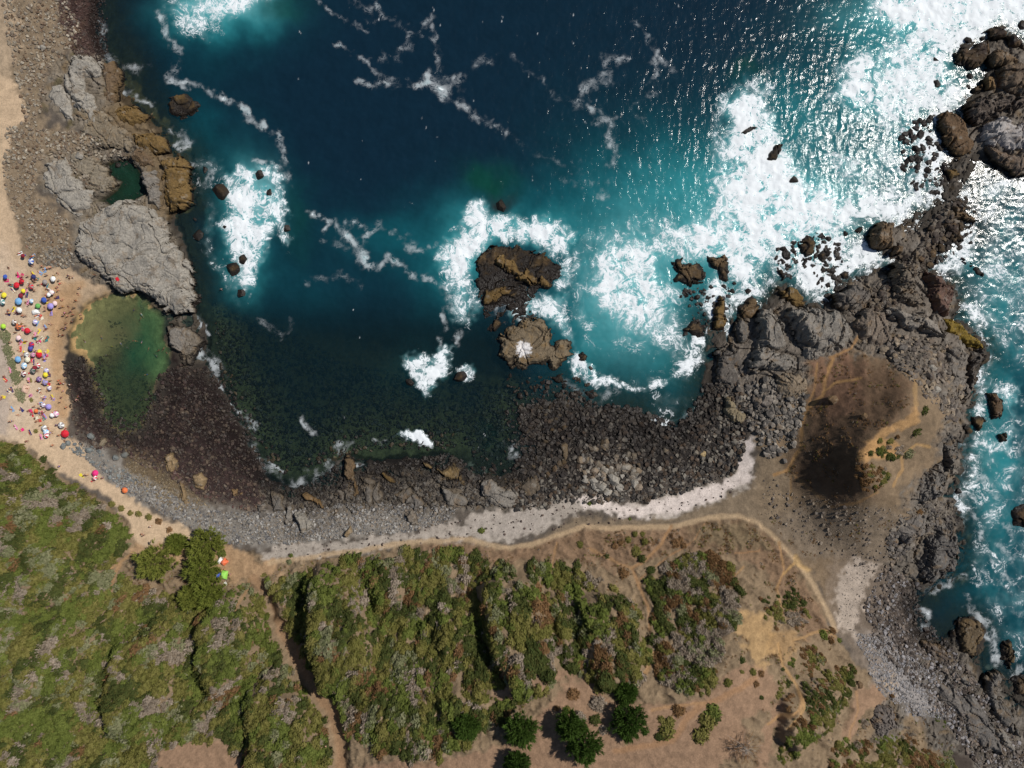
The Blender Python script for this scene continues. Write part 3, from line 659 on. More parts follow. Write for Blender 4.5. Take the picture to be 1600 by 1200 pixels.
foam(P(1010,330, 1060,330, 1130,310, 1150,370, 1060,400, 1000,400), .58, 36)
foam(P(1110,420, 1150,440, 1190,440, 1200,470, 1160,480, 1150,500, 1140,540, 1112,500, 1090,470), .74, 20)
foam(P(1200,390, 1300,370, 1380,380, 1400,410, 1330,440, 1290,470, 1262,475, 1230,440, 1200,440), .84, 26)
foam(P(1335,-60, 1690,-60, 1690,60, 1605,62, 1562,36, 1540,46, 1545,62, 1498,72, 1494,100, 1515,150, 1508,178, 1470,182, 1440,205, 1395,200, 1320,182, 1300,150, 1305,110, 1335,78, 1395,72, 1385,40), .74, 34)
foam(P(1345,-60, 1690,-60, 1690,45, 1560,36, 1530,62, 1480,90, 1460,110, 1500,130, 1500,170, 1470,178, 1440,150, 1440,80, 1400,45, 1360,14), .96, 34)
foam(P(1310,120, 1345,105, 1372,130, 1380,170, 1330,178, 1312,160), .9, 24)
foam(P(1290,270, 1330,240, 1400,190, 1470,185, 1475,250, 1440,290, 1400,310, 1330,300), .5, 30)
foam(P(1390,200, 1470,180, 1480,240, 1480,300, 1430,330, 1400,300, 1440,250), .74, 24)
foam(P(1360,330, 1460,290, 1520,300, 1530,420, 1500,440, 1440,430, 1400,400), .68, 22)
foam(P(1500,275, 1540,262, 1690,270, 1690,560, 1600,600, 1560,560, 1530,520, 1500,480, 1505,400, 1520,360), .52, 34)  # lacy foam, also painting the silvery sun glare on the right-hand water
foam(P(1495,470, 1510,450, 1530,470, 1540,520, 1560,560, 1545,600, 1540,660, 1560,700, 1530,720, 1530,760, 1510,800, 1505,830, 1488,775, 1508,735, 1520,680, 1526,600, 1545,552), .72, 18)
foam(P(1540,590, 1600,600, 1590,660, 1575,720, 1540,700, 1575,660), .66, 20)
for a in ((P(1500,700, 1530,740, 1560,780, 1600,790), 12, .58), (P(1530,720, 1520,800, 1540,840, 1570,870), 12, .6), (P(1540,800, 1580,830, 1600,850), 9, .55), (P(1520,880, 1540,900, 1560,910), 7, .56), (P(1550,880, 1600,925), 6, .55), (P(1510,930, 1520,960, 1545,970, 1560,1000), 10, .62), (P(1440,925, 1470,915, 1500,900), 9, .6), (P(1420,960, 1450,960, 1440,985), 14, .55),
          (P(1540,980, 1550,1010, 1560,1040, 1580,1060, 1600,1035), 10, .66), (P(1590,860, 1560,930, 1590,960), 8, .42), (P(1600,700, 1570,740, 1560,780), 10, .5), (P(1590,1165, 1605,1180), 8, .7)):
    thread(*a)
foam(P(632,560, 650,548, 670,556, 692,540, 705,548, 700,580, 680,600, 660,612, 642,592), .84, 14)
foam(P(705,575, 725,570, 745,578, 740,595, 720,605, 712,590), .6, 12)
foam(P(624,688, 640,678, 658,668, 672,682, 668,690, 640,692), .95, 8)
for a in ((P(312,545, 322,562, 335,580, 345,605), 11, .78), (P(318,545, 345,570, 348,590), 10, .58), (P(308,495, 312,515, 318,525), 6, .72), (P(360,620, 385,645, 400,665), 7, .66), (P(372,635, 400,660), 6, .6), (P(405,720, 425,732, 440,742), 6, .84), (P(390,690, 420,745, 460,755, 500,745, 530,720), 12, .5), (P(528,690, 535,705, 545,700), 8, .58), (P(550,715, 565,725), 6, .66),
          (P(470,660, 480,672, 490,678), 6, .6), (P(585,690, 605,688), 5, .58), (P(400,760, 440,770, 480,740), 10, .4), (P(825,650, 832,655), 6, .74), (P(796,700, 805,715, 815,722), 8, .62), (P(800,700, 800,712), 6, .66), (P(690,480, 700,470), 6, .5), (P(880,600, 930,625, 960,610), 14, .44), (P(380,660, 400,700), 9, .4), (P(690,545, 698,520, 690,490), 8, .52), (P(1180,130, 1150,160), 8, .6)):
    thread(*a)
foam(P(885,350, 940,345, 932,500, 960,565, 905,545, 882,470), .50, 26)
foam(P(1512,640, 1690,590, 1690,1050, 1560,1035, 1500,900, 1512,800), .46, 30)
foam(P(1280,240, 1420,200, 1440,290, 1300,300), .56, 34)
nearrock = sstep(16, 2, np.abs(sdl)) * zone(P(1000,330, 1690,-80, 1690,800, 1480,800, 1480,560, 1250,480, 1000,560), 20)
FM = np.maximum(FM, .45 * nearrock)
# painted sun glints: short white streaks stamped in among the foam wisps
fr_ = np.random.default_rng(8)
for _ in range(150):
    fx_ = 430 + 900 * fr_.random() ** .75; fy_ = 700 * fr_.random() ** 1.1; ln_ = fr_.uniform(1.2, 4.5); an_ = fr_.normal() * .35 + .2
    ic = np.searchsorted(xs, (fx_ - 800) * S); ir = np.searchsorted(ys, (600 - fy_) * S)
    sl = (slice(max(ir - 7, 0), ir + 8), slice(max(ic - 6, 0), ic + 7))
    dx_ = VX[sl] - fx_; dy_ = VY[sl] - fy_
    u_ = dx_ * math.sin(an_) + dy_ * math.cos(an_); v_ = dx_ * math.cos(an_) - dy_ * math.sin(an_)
    WISP_GLINT[sl] = np.maximum(WISP_GLINT[sl], fr_.uniform(.2, .75) * np.exp(-(u_ / ln_) ** 2 - (v_ / 1.0) ** 2))
WISP_GLINT = WISP_GLINT * (1 - plm)
FM = FM * (1 - plm)
FM = np.clip(FM * (1.0 + .30 * fbm(VX / 34, VY / 34, 3, 530) + .16 * fbm(VX / 10, VY / 14, 2, 531)), 0, 1)

FM = FM * (1 - inl); WISP_GLINT = WISP_GLINT * (1 - inl)
edge_ = sstep(190, 174, np.abs(GX)) * sstep(146, 132, np.abs(GY)); FM = FM * edge_; WISP_GLINT = WISP_GLINT * edge_
aer = sstep(.3, .85, FM)
tint(.55 * aer, TURQ); tint(.28 * aer * aer, PALE)
sw = fbm(VX / 30, VY / 18, 3, 520)
WZ = 0.10 * fbm(GX / 9, GY / 6, 3, 500) + 0.06 * noise(GX / 1.6, GY / 1.1, 510) + sstep(.45, .95, FM) * (0.25 + 0.42 * fbm(GX / 3.2, GY / 3.2, 3, 515))
WZ = WZ * (1 - plm) * np.where(np.abs(GX) > 180, 0, 1) * sstep(0.0, 0.6, DEPTH + .25)
def mat_sea():
    k = NT('sea_water'); p = k.pos()
    tint_ = k.attr('tint').outputs['Color']; al = k.attr('alpha').outputs['Fac']; fm = k.attr('foam').outputs['Fac']
    mp = k.n('ShaderNodeMapping'); k.l(p, mp.inputs[0]); mp.inputs['Scale'].default_value = (1.0, 0.45, 1.0); mp.inputs['Rotation'].default_value = (0, 0, 0.25)
    b1 = k.noise(mp.outputs[0], 0.55, 5, 0.62, 0.4); b2 = k.noise(mp.outputs[0], 0.12, 3, 0.5)
    h = k.math('ADD', k.math('MULTIPLY', b1, 0.55), k.math('MULTIPLY', b2, 0.9))
    bmp = k.bump(h, 0.39, 1.0)
    # lace: ridged threads plus clots
    wn_ = k.n('ShaderNodeTexNoise'); k.l(p, wn_.inputs['Vector']); wn_.inputs['Scale'].default_value = 0.14; wn_.inputs['Detail'].default_value = 4.0
    wv = k.n('ShaderNodeVectorMath', operation='MULTIPLY_ADD'); k.l(wn_.outputs['Color'], wv.inputs[0]); wv.inputs[1].default_value = (7.5, 7.5, 0); k.l(p, wv.inputs[2])
    q = wv.outputs[0]
    n1 = k.noise(q, 0.17, 6, 0.6, 0.6); n2 = k.noise(q, 0.42, 6, 0.62, 0.8); n3 = k.noise(q, 1.25, 4, 0.6, 0.6)
    def ridge(n, w): return k.math('SUBTRACT', 1.0, k.math('MULTIPLY', k.math('ABSOLUTE', k.math('SUBTRACT', n, 0.5)), w), 0.0, True)
    r = k.math('MAXIMUM', k.math('MULTIPLY', ridge(n1, 9.0), 0.85), ridge(n2, 7.0))
    r = k.math('ADD', k.math('MULTIPLY', r, 0.52), k.math('MULTIPLY', ridge(n3, 5.0), 0.26))
    r = k.math('ADD', r, k.math('MULTIPLY', k.rng(n1, 0.36, 0.64), 0.34))
    thr = k.math('SUBTRACT', 1.31, k.math('MULTIPLY', fm, 1.03))
    cover = k.rng(k.math('SUBTRACT', r, thr), 0.0, 0.28)
    haze_ = k.math('MULTIPLY', k.rng(fm, 0.35, 0.95), 0.5)
    ws = k.attr('wisp_glint').outputs['Fac']
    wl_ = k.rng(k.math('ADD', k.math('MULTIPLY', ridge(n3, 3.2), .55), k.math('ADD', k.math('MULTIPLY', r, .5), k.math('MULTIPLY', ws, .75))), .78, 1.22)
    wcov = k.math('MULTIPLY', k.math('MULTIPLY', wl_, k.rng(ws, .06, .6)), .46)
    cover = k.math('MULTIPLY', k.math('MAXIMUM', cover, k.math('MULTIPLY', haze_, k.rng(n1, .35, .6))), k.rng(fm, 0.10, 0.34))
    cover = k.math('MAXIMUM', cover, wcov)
    body = k.n('ShaderNodeMixShader'); tr = k.n('ShaderNodeBsdfTransparent'); df = k.n('ShaderNodeBsdfDiffuse')
    k.put(df.inputs[0], tint_); tr.inputs[0].default_value = (0.72, 0.90, 0.88, 1)
    k.l(al, body.inputs[0]); k.l(tr.outputs[0], body.inputs[1]); k.l(df.outputs[0], body.inputs[2])
    gl = k.n('ShaderNodeBsdfGlossy'); gl.inputs['Roughness'].default_value = 0.13; k.l(bmp, gl.inputs['Normal'])
    fr = k.n('ShaderNodeFresnel'); fr.inputs['IOR'].default_value = 1.33; k.l(bmp, fr.inputs['Normal'])
    w = k.n('ShaderNodeMixShader'); k.l(fr.outputs[0], w.inputs[0]); k.l(body.outputs[0], w.inputs[1]); k.l(gl.outputs[0], w.inputs[2])
    fo = k.n('ShaderNodeBsdfDiffuse'); fo.inputs[0].default_value = (0.82, 0.86, 0.88, 1); k.l(k.bump(n2, 0.45, 0.35), fo.inputs['Normal'])
    fin = k.n('ShaderNodeMixShader'); k.l(cover, fin.inputs[0]); k.l(w.outputs[0], fin.inputs[1]); k.l(fo.outputs[0], fin.inputs[2])
    return k.done(fin.outputs[0])
M_SEA = mat_sea()
WV = np.stack([GX, GY, WZ], -1).reshape(-1, 3)
wf = (Z < 1.4) & (sdl < 26) | (sdpool > -12) | (sdin > -6)
keep = wf.ravel()[F].any(1)
fmf = FM.ravel()[F].mean(1); plf = plm.ravel()[F].mean(1); inf_ = inl.ravel()[F].mean(1)
for nm, sel, lb, ct, kd in (('sea', keep & (fmf <= .5) & (plf < .5) & (inf_ < .5), 'deep blue and teal sea water of the cove', 'sea', 'structure'), ('surf_foam', keep & (fmf > .5) & (plf < .5) & (inf_ < .5), 'white surf churning around the rocks', 'surf', 'stuff'),
                   ('tide_pool', keep & (plf >= .5), 'shallow green bathing pool beside the beach', 'pool', 'structure'), ('rock_pool', keep & (inf_ >= .5) & (plf < .5), 'dark green rock pool between the western ledges', 'pool', 'structure')):
    f = F[sel]
    u, inv = np.unique(f, return_inverse=True)
    me = mesh_np(nm, WV[u], inv.reshape(-1, 4), M_SEA, True)
    cattr(me, 'tint', np.clip(T.reshape(-1, 3)[u], 0.002, 1)); fattr(me, 'alpha', ALPHA.ravel()[u]); fattr(me, 'foam', FM.ravel()[u]); fattr(me, 'wisp_glint', WISP_GLINT.ravel()[u])
    tag(link(nm, me), lb, ct, None, kd)
# ------------------------------------------------------------------ rock outcrops, each with its own outline
PALEG = (148, 142, 132); GREY = (122, 116, 108); DGREY = (98, 93, 87); BROWN = (104, 86, 66); OCHRE = (110, 88, 52); DARK = (60, 50, 44); REDB = (98, 76, 66)
def make_outcrop(name, label, poly, h, tone, ang=0.6, block=4.0, rough=0.6, base=None, cat='rock', guano=None, flat=0.55):
    cx = sum(p[0] for p in poly) / len(poly); cy = sum(p[1] for p in poly) / len(poly)
    zg = float(lsample(ZLAND, np.array([cx]), np.array([cy]))[0])
    f = (CAM_H - zg - h * .6) / CAM_H
    wp = [((x - 800) * S * f, (600 - y) * S * f) for x, y in poly]
    ax = sum(p[0] for p in wp) / len(wp); ay = sum(p[1] for p in wp) / len(wp)
    lx = [p[0] for p in wp]; ly = [p[1] for p in wp]
    st = 0.32
    X, Y = np.meshgrid(np.arange(min(lx) - 1.2, max(lx) + 1.21, st), np.arange(min(ly) - 1.2, max(ly) + 1.21, st))
    am = min(2.2, .35 + .09 * max(max(lx) - min(lx), max(ly) - min(ly)))
    wx = X + am * fbm(X / 3.6, Y / 3.6, 4, 600, .6); wy = Y + am * fbm(X / 3.6, Y / 3.6, 4, 610, .6)
    seed = int(abs(ax * 13 + ay * 7)) % 900
    rr = rock_relief(X, Y, ang, block, seed)
    sd = poly_sd(wx, wy, wp, 5.0)
    sd = np.where(sd > -2, sd + .55 * am * np.clip(rr, -.8, .8), sd)
    ground = zat(X, Y)
    zb = max(zg, float(np.median(ground[sd > 0])) if (sd > 0).any() else zg, -0.3) if base is None else base
    wid = min(max(sd.max() * flat, 0.6), h * 0.75 + 0.5)
    prof = np.clip(sd / wid, 0, 1) ** 0.62
    tilt = (X - ax) * 0.05 * math.cos(ang + 1) + (Y - ay) * 0.05 * math.sin(ang + 1)
    z = zb - 0.6 + (h + 0.6) * prof * (0.86 + 0.3 * fbm(X / 6, Y / 6, 2, 640 + seed)) + (tilt + rough * rr) * sstep(0, wid * .7, sd) + .07 * noise(X / .5, Y / .5, 650)
    z = np.where(sd < 0.05, np.minimum(ground, zb) - 1.2, z)
    ny, nx = X.shape
    id_ = np.arange(ny * nx).reshape(ny, nx)
    fc = np.stack([id_[:-1, :-1], id_[:-1, 1:], id_[1:, 1:], id_[1:, :-1]], -1).reshape(-1, 4)
    ok = (sd > -0.5).ravel()[fc].all(1) & (sd > 0.0).ravel()[fc].any(1)
    u, inv = np.unique(fc[ok], return_inverse=True)
    co = np.stack([X - ax, Y - ay, z], -1).reshape(-1, 3)[u]
    me = mesh_np(name, co, inv.reshape(-1, 4), M_ROCK if guano is None else M_GUANO, False)
    o = link(name, me, None, (ax, ay, 0))
    o.color = (*rgb(*tone), 1)
    return tag(o, label, cat)
def mat_guano():
    k = NT('guano_rock'); p = k.pos()
    gx_, gy_ = to_xy(818, 546)
    sep = k.n('ShaderNodeSeparateXYZ'); k.l(p, sep.inputs[0])
    n1 = k.noise(p, 1.4, 6, 0.65); n2 = k.noise(p, .4, 4, .6)
    dx = k.math('SUBTRACT', sep.outputs[0], gx_); dy = k.math('SUBTRACT', sep.outputs[1], gy_)
    r = k.math('SQRT', k.math('ADD', k.math('MULTIPLY', dx, dx), k.math('MULTIPLY', dy, dy)))
    r = k.math('ADD', r, k.math('MULTIPLY', k.math('SUBTRACT', n1, .5), 5.0))
    c = scaled(k, k.n('ShaderNodeObjectInfo').outputs['Color'], k.rng(n1, .3, .7, .65, 1.35, False))
    c = k.mix(k.math('MULTIPLY', k.rng(n2, .5, .64), .4), c, rgb(128, 100, 58))
    z = k.math('ADD', sep.outputs[2], k.math('MULTIPLY', k.math('SUBTRACT', n2, .5), 1.2))
    c = k.mix(k.rng(z, .3, 1.2, .9, 0.0), c, rgb(32, 27, 23))
    c = k.mix(k.rng(r, 1.6, 3.0, .9, 0.0), c, (0.75, 0.73, 0.72))
    return k.done(k.bsdf(c, .85, k.bump(n1, .8, .3), .25))
M_GUANO = mat_guano()
OUT = [
 # west shore
 ('rock_slab', 'long pale grey rock slab among the pebbles at upper left', P(100,100, 113,83, 133,83, 157,93, 157,113, 140,123, 130,122, 132,140, 153,160, 155,197, 147,205, 133,193, 110,163, 100,133), 2.2, PALEG),
 ('rock_slab', 'small pale grey slab touching the left side of the long slab', P(68,150, 80,133, 97,130, 110,150, 113,187, 100,185, 83,170), 1.4, PALEG),
 ('rock_outcrop', 'brown rock east of the long pale slab, above the ochre ledge', P(157,97, 173,93, 190,117, 183,133, 182,157, 170,167, 158,157), 1.8, BROWN),
 ('rock_outcrop', 'ochre ledge jutting into the sea below the brown rock', P(167,173, 187,163, 207,160, 230,180, 227,193, 207,197, 180,190), 1.7, OCHRE),
 ('sea_rock', 'lone ochre rock with dark skirt in the water at upper left', P(256,150, 290,146, 314,160, 310,177, 282,188, 262,178), 1.3, OCHRE),
 ('rock_outcrop', 'brown ochre outcrop north of the dark green inlet', P(200,207, 233,203, 257,213, 260,233, 243,243, 227,233, 210,227), 2.0, OCHRE),
 ('rock_outcrop', 'narrow brown block between two ochre outcrops above the inlet', P(200,243, 213,227, 233,240, 243,260, 217,257), 1.7, BROWN),
 ('rock_outcrop', 'large ochre outcrop with dark seaward edge at the inlet mouth', P(247,247, 280,240, 293,257, 295,283, 297,310, 280,327, 260,327, 250,300, 248,267), 2.8, OCHRE),
 ('rock_outcrop', 'grey block wedged behind the large ochre outcrop', P(214,264, 242,264, 247,300, 249,327, 233,317, 221,283), 2.2, GREY),
 ('rock_slab', 'rounded pale grey slab left of the green inlet', P(63,257, 80,248, 100,250, 120,277, 143,297, 140,320, 127,333, 107,337, 87,317, 67,293), 1.8, PALEG),
 ('rock_slab', 'broad pale grey cracked slab above the bathing pool', P(110,370, 125,345, 165,320, 195,308, 215,310, 230,318, 255,345, 265,370, 280,395, 297,410, 297,440, 300,465, 298,488, 270,492, 245,480, 235,465, 215,455, 180,455, 160,440, 140,420, 115,405), 3.2, PALEG),
 ('rock_outcrop', 'brown grey outcrop right of the bathing pool', P(257,507, 283,507, 307,517, 320,533, 310,550, 297,570, 283,573, 267,547, 255,523), 2.0, GREY),
 ('rock_outcrop', 'small dark brown ledge at the seaward corner of the broad slab', P(291,447, 313,457, 313,473, 300,485, 291,467), 1.0, BROWN),
 ('rock_outcrop', 'tan block among dark cobbles below the bathing pool', P(253,713, 267,707, 282,723, 277,745, 260,740), 1.6, (150, 128, 98)),
 ('rock_outcrop', 'round tan block right of its twin in the dark cobbles', P(297,743, 313,737, 325,750, 320,767, 300,763), 1.6, (146, 124, 94)),
 ('rock_outcrop', 'small brown block at the right end of the tan blocks', P(360,763, 377,761, 380,773, 363,777), 1.0, (130, 104, 74)),
 ('rock_outcrop', 'narrow tan fin running down from the tan block', P(277,747, 288,760, 293,780, 302,797, 288,792, 278,770), 1.0, (130, 110, 82)),
 ('boulder', 'grey boulder at the lower left rim of the bathing pool', P(150,687, 160,678, 167,690, 162,701, 152,699), 1.3, (140, 130, 112)),
 # south shore
 ('rock_outcrop', 'narrow brown rib reaching into the foam on the south shore', P(536,713, 549,706, 557,727, 556,748, 562,775, 552,790, 545,760, 538,740), 1.8, BROWN, 1.4),
 ('rock_outcrop', 'short rust brown rib right of the narrow rib', P(593,740, 607,737, 623,753, 622,763, 602,751), 1.0, OCHRE),
 ('rock_outcrop', 'slanting tan rock band on the middle of the south shore', P(653,723, 667,722, 688,735, 700,728, 712,717, 727,733, 724,756, 700,752, 672,738), 1.8, (128, 108, 76), 2.6),
 ('rock_outcrop', 'large grey outcrop beside the dark cleft on the south shore', P(747,753, 767,750, 800,767, 812,785, 800,797, 773,797, 753,780), 2.2, GREY, 2.6),
 ('rock_outcrop', 'tall grey fin above the pale sand at the path junction', P(444,790, 456,792, 456,808, 450,824, 444,816), 1.8, GREY, 1.4),
 ('rock_outcrop', 'wedge shaped grey rock right of the tall fin', P(458,802, 466,798, 480,812, 490,824, 484,834, 474,846, 466,834), 2.4, (132, 126, 116), 2.3),
 ('rock_outcrop', 'rust and grey ledge above the wedge shaped rock', P(468,772, 480,769, 500,778, 509,792, 504,799, 492,789, 474,784), 1.5, (116, 92, 62), 2.6),
 ('boulder', 'leaning tan boulder casting shadow beside the pale path', P(536,836, 546,823, 550,832, 540,843), 2.0, (142, 124, 98)),
 ('rock_outcrop', 'brown grey block at the right of the grey stone field', P(630,804, 642,797, 654,812, 657,823, 640,825), 2.0, (118, 108, 96)),
 ('rock_outcrop', 'upright grey slab in the cobbles below the pool of green water', P(872,696, 884,688, 890,694, 888,716, 880,725, 874,710), 1.2, (112, 100, 84)),
 ('rock_outcrop', 'grey rock fringed with dark weed left of the wedge', P(398,790, 412,782, 420,800, 416,822, 402,815), 1.2, DGREY, 1.5),
 ('rock_outcrop', 'grey rib right of the short rust brown rib', P(560,742, 584,736, 602,770, 592,800, 570,790), 1.5, DGREY, 1.9),
 ('rock_outcrop', 'grey broken rib left of the slanting tan band', P(610,772, 640,758, 666,788, 642,802), 1.4, DGREY, 2.2),
 ('rock_outcrop', 'grey ledge under the slanting tan band', P(688,762, 722,760, 736,790, 700,802), 1.5, (112,106,98), 2.5),
 ('rock_outcrop', 'dark upright rib at the left end of the south shore', P(420,765, 440,770, 446,800, 426,802), 1.5, DGREY, 1.6),
 ('rock_outcrop', 'dark weedy rock right of the dark cleft', P(806,758, 838,742, 852,764, 826,786), 1.3, (92,82,70), .8),
 # islands
 ('sea_rock', 'low black weedy shelf joining the islets', P(743,404, 772,384, 810,382, 848,396, 878,412, 876,438, 838,458, 826,478, 852,494, 886,518, 894,545, 888,578, 850,590, 815,586, 784,562, 766,524, 752,490, 746,450), .28, (40,34,31), .6, 3.0, .5),
 ('sea_rock', 'black weed covered top of the island in the surf', P(739,422, 748,402, 765,382, 780,380, 810,380, 830,390, 842,398, 865,400, 880,418, 877,435, 855,450, 835,450, 820,438, 792,428, 775,420, 755,420, 750,430), 1.3, DARK),
 ('sea_rock', 'ochre ridge running across the black island', P(770,398, 785,391, 803,402, 822,420, 845,432, 866,441, 852,451, 830,449, 802,430, 770,415), 2.6, OCHRE),
 ('sea_rock', 'ochre ledge in the middle of the island chain', P(752,443, 765,448, 792,445, 817,455, 815,465, 787,470, 770,480, 750,482, 752,462), 1.9, OCHRE),
 ('sea_rock', 'thin weedy ledge between the ochre ledge and the brown island', P(764,502, 780,483, 800,471, 815,468, 794,492, 780,510, 768,521, 760,517), 1.1, BROWN),
 ('sea_rock', 'brown island rock with a white guano patch', P(775,530, 792,512, 820,498, 840,492, 852,500, 862,517, 865,532, 880,522, 895,535, 892,557, 887,570, 865,582, 855,570, 830,577, 815,582, 800,572, 785,560, 780,545), 2.4, (110, 97, 78)),
 ('sea_rock', 'small rusty rock at the foot of the brown island', P(855,586, 877,585, 890,597, 872,603), 1.0, OCHRE),
 ('sea_rock', 'round dark rock in the foam right of the brown island', P(902,552, 912,548, 920,556, 915,566, 904,564), 1.4, BROWN),
 # headland, west side
 ('sea_rock', 'dark horned rock at the right of the big surf bowl', P(1043,407, 1050,402, 1070,397, 1067,407, 1077,410, 1088,402, 1095,412, 1107,423, 1107,438, 1098,443, 1083,447, 1057,442, 1050,435, 1055,427, 1050,415), 1.9, BROWN),
 ('sea_rock', 'dark forked rock just right of the horned rock', P(1103,400, 1115,395, 1122,400, 1132,393, 1140,400, 1142,420, 1143,438, 1137,443, 1123,437, 1118,422, 1108,412), 1.9, BROWN),
 ('sea_rock', 'long ochre rock finger between two foam channels', P(1112,482, 1120,470, 1128,460, 1137,470, 1138,487, 1140,500, 1133,515, 1123,517, 1113,513, 1112,493), 2.6, OCHRE, 1.5),
 ('rock_outcrop', 'dark pointed rock left of the long ochre finger', P(1067,517, 1080,500, 1095,502, 1102,510, 1103,527, 1090,529), 1.7, BROWN),
 ('rock_outcrop', 'dark triangular rock at the edge of the foam channel', P(1153,478, 1178,458, 1193,475, 1187,495, 1173,503, 1157,500), 2.2, BROWN),
 ('rock_outcrop', 'grey ribbed block below the dark triangular rock', P(1148,502, 1157,492, 1173,507, 1174,532, 1155,540, 1148,518), 2.6, DGREY, 1.5),
 ('rock_outcrop', 'rounded grey buttress left of the deep black cleft', P(1186,496, 1198,481, 1212,482, 1222,498, 1228,510, 1233,532, 1237,548, 1210,552, 1190,545), 3.6, GREY, 1.5),
 ('rock_outcrop', 'large grey buttress right of the deep black cleft', P(1232,490, 1244,474, 1267,480, 1293,480, 1317,483, 1333,500, 1340,523, 1327,543, 1310,553, 1300,563, 1267,567, 1258,558, 1251,533, 1239,510), 4.6, GREY, 1.4),
 ('rock_outcrop', 'angular grey slab left of the cleft with cracked top', P(1170,568, 1183,544, 1200,540, 1232,552, 1250,565, 1247,577, 1227,583, 1203,575, 1190,583, 1172,580), 3.0, GREY),
 ('rock_outcrop', 'broken tan grey rock beside the headland track', P(1217,586, 1253,583, 1267,595, 1267,613, 1250,627, 1227,623, 1217,610), 2.4, (126, 112, 94)),
 ('rock_outcrop', 'flat grey rock in the rubble left of the headland track', P(1177,627, 1193,613, 1213,620, 1217,630, 1203,637, 1183,642), 1.8, (118, 110, 102)),
 ('rock_outcrop', 'layered tan rock leaning over the cobble bay', P(1133,622, 1142,618, 1153,627, 1165,650, 1167,662, 1163,670, 1145,663, 1133,643), 2.2, (124, 112, 90), 2.0),
 ('rock_outcrop', 'ochre topped rock at the water above the large buttress', P(1215,450, 1237,447, 1252,458, 1265,473, 1260,482, 1243,480, 1220,467), 2.6, OCHRE),
 ('sea_rock', 'leftmost of the black weed rocks in the white surf', P(1217,387, 1228,383, 1238,395, 1238,405, 1223,407), 1.0, DARK),
 ('sea_rock', 'largest of the black weed rocks in the white surf', P(1243,383, 1262,367, 1273,370, 1278,377, 1272,403, 1257,417, 1248,413, 1253,397), 1.2, DARK),
 ('sea_rock', 'rightmost of the black weed rocks in the white surf', P(1277,403, 1285,388, 1297,380, 1302,390, 1287,403), 1.1, DARK),
 ('sea_rock', 'dark rock above the ochre topped rock', P(1212,422, 1222,420, 1233,433, 1223,439), 1.2, DARK),
 ('rock_outcrop', 'dark grey shelf at the corner of the cobble bay', P(1118,548, 1148,540, 1168,560, 1166,600, 1142,616, 1120,592), 1.7, (90,84,78), 1.4, 3.0),
 ('rock_outcrop', 'brown grey bluff between the large buttress and the block pile', P(1337,502, 1362,478, 1386,486, 1395,510, 1402,540, 1372,552, 1346,532), 2.6, (114,102,90), 1.2),
 ('rock_outcrop', 'grey shelf at the water left of the block pile', P(1308,458, 1342,440, 1366,450, 1362,478, 1336,490, 1312,480), 2.4, (100,93,86), .9),
 # headland, north side
 ('rock_outcrop', 'square brown block standing in the surf north of the headland', P(1366,350, 1385,343, 1402,343, 1402,375, 1399,385, 1385,391, 1367,385, 1364,363), 4.0, BROWN, 1.5),
 ('boulder', 'brown boulder at the foot of the square block', P(1402,382, 1416,384, 1411,398, 1397,396), 2.2, BROWN),
 ('rock_outcrop', 'tall red brown block on the east edge of the headland', P(1451,438, 1455,417, 1469,427, 1483,438, 1495,445, 1500,459, 1492,480, 1493,494, 1469,494, 1455,480, 1450,454), 5.0, REDB, 1.3),
 ('rock_outcrop', 'pile of grey brown blocks north of the smooth slab', P(1399,410, 1420,406, 1432,424, 1430,452, 1448,462, 1450,480, 1434,485, 1406,474, 1399,452, 1401,427), 3.4, (108, 98, 86), .4, 1.6, .9),
 ('rock_slab', 'smooth grey slab sloping along the top of the headland', P(1388,482, 1395,476, 1420,486, 1448,491, 1465,502, 1480,516, 1483,531, 1469,532, 1437,517, 1411,516, 1392,499), 3.6, (132, 124, 114), -.4),
 ('rock_outcrop', 'dark rock rim with yellow lichen at the northeast corner', P(1471,496, 1490,498, 1506,507, 1516,519, 1539,539, 1545,550, 1525,547, 1490,526, 1476,508), 2.4, (120, 100, 40), -.6),
 ('sea_rock', 'long dark weed covered reef off the northeast corner', P(1495,394, 1525,413, 1542,426, 1541,434, 1528,429, 1504,410), .9, DARK, -.6),
 ('sea_rock', 'dark ragged rock below the layered brown rock', P(1472,345, 1504,347, 1504,358, 1511,375, 1486,378, 1478,361), 1.6, DARK),
 ('sea_rock', 'layered brown rock on the east side of the gap', P(1490,320, 1513,320, 1510,331, 1530,343, 1527,348, 1500,344, 1485,345), 2.2, BROWN, -.3, 1.4),
 ('sea_rock', 'black rounded rock at the surf edge in the top right corner', P(1495,80, 1502,70, 1522,75, 1525,65, 1545,62, 1552,78, 1540,100, 1520,105, 1502,100), 1.9, DARK),
 ('sea_rock', 'black bar of rock slanting across the top right corner', P(1542,45, 1557,35, 1570,45, 1600,67, 1610,80, 1580,73, 1570,60, 1550,58), 2.0, DARK, -.7),
 ('rock_outcrop', 'brown rock under the slanting black bar', P(1547,78, 1565,74, 1597,85, 1595,98, 1556,100), 2.4, BROWN),
 ('rock_outcrop', 'brown mass at the right edge below the slanting bar', P(1570,102, 1600,94, 1640,100, 1640,158, 1600,152, 1570,135), 2.8, (98, 84, 70)),
 ('sea_rock', 'tan block in a white foam pocket near the top right', P(1538,117, 1555,118, 1558,140, 1540,140), 1.9, (120, 96, 66)),
 ('sea_rock', 'brown block left of the tan block in the foam pocket', P(1519,135, 1535,132, 1537,145, 1522,147), 1.8, BROWN),
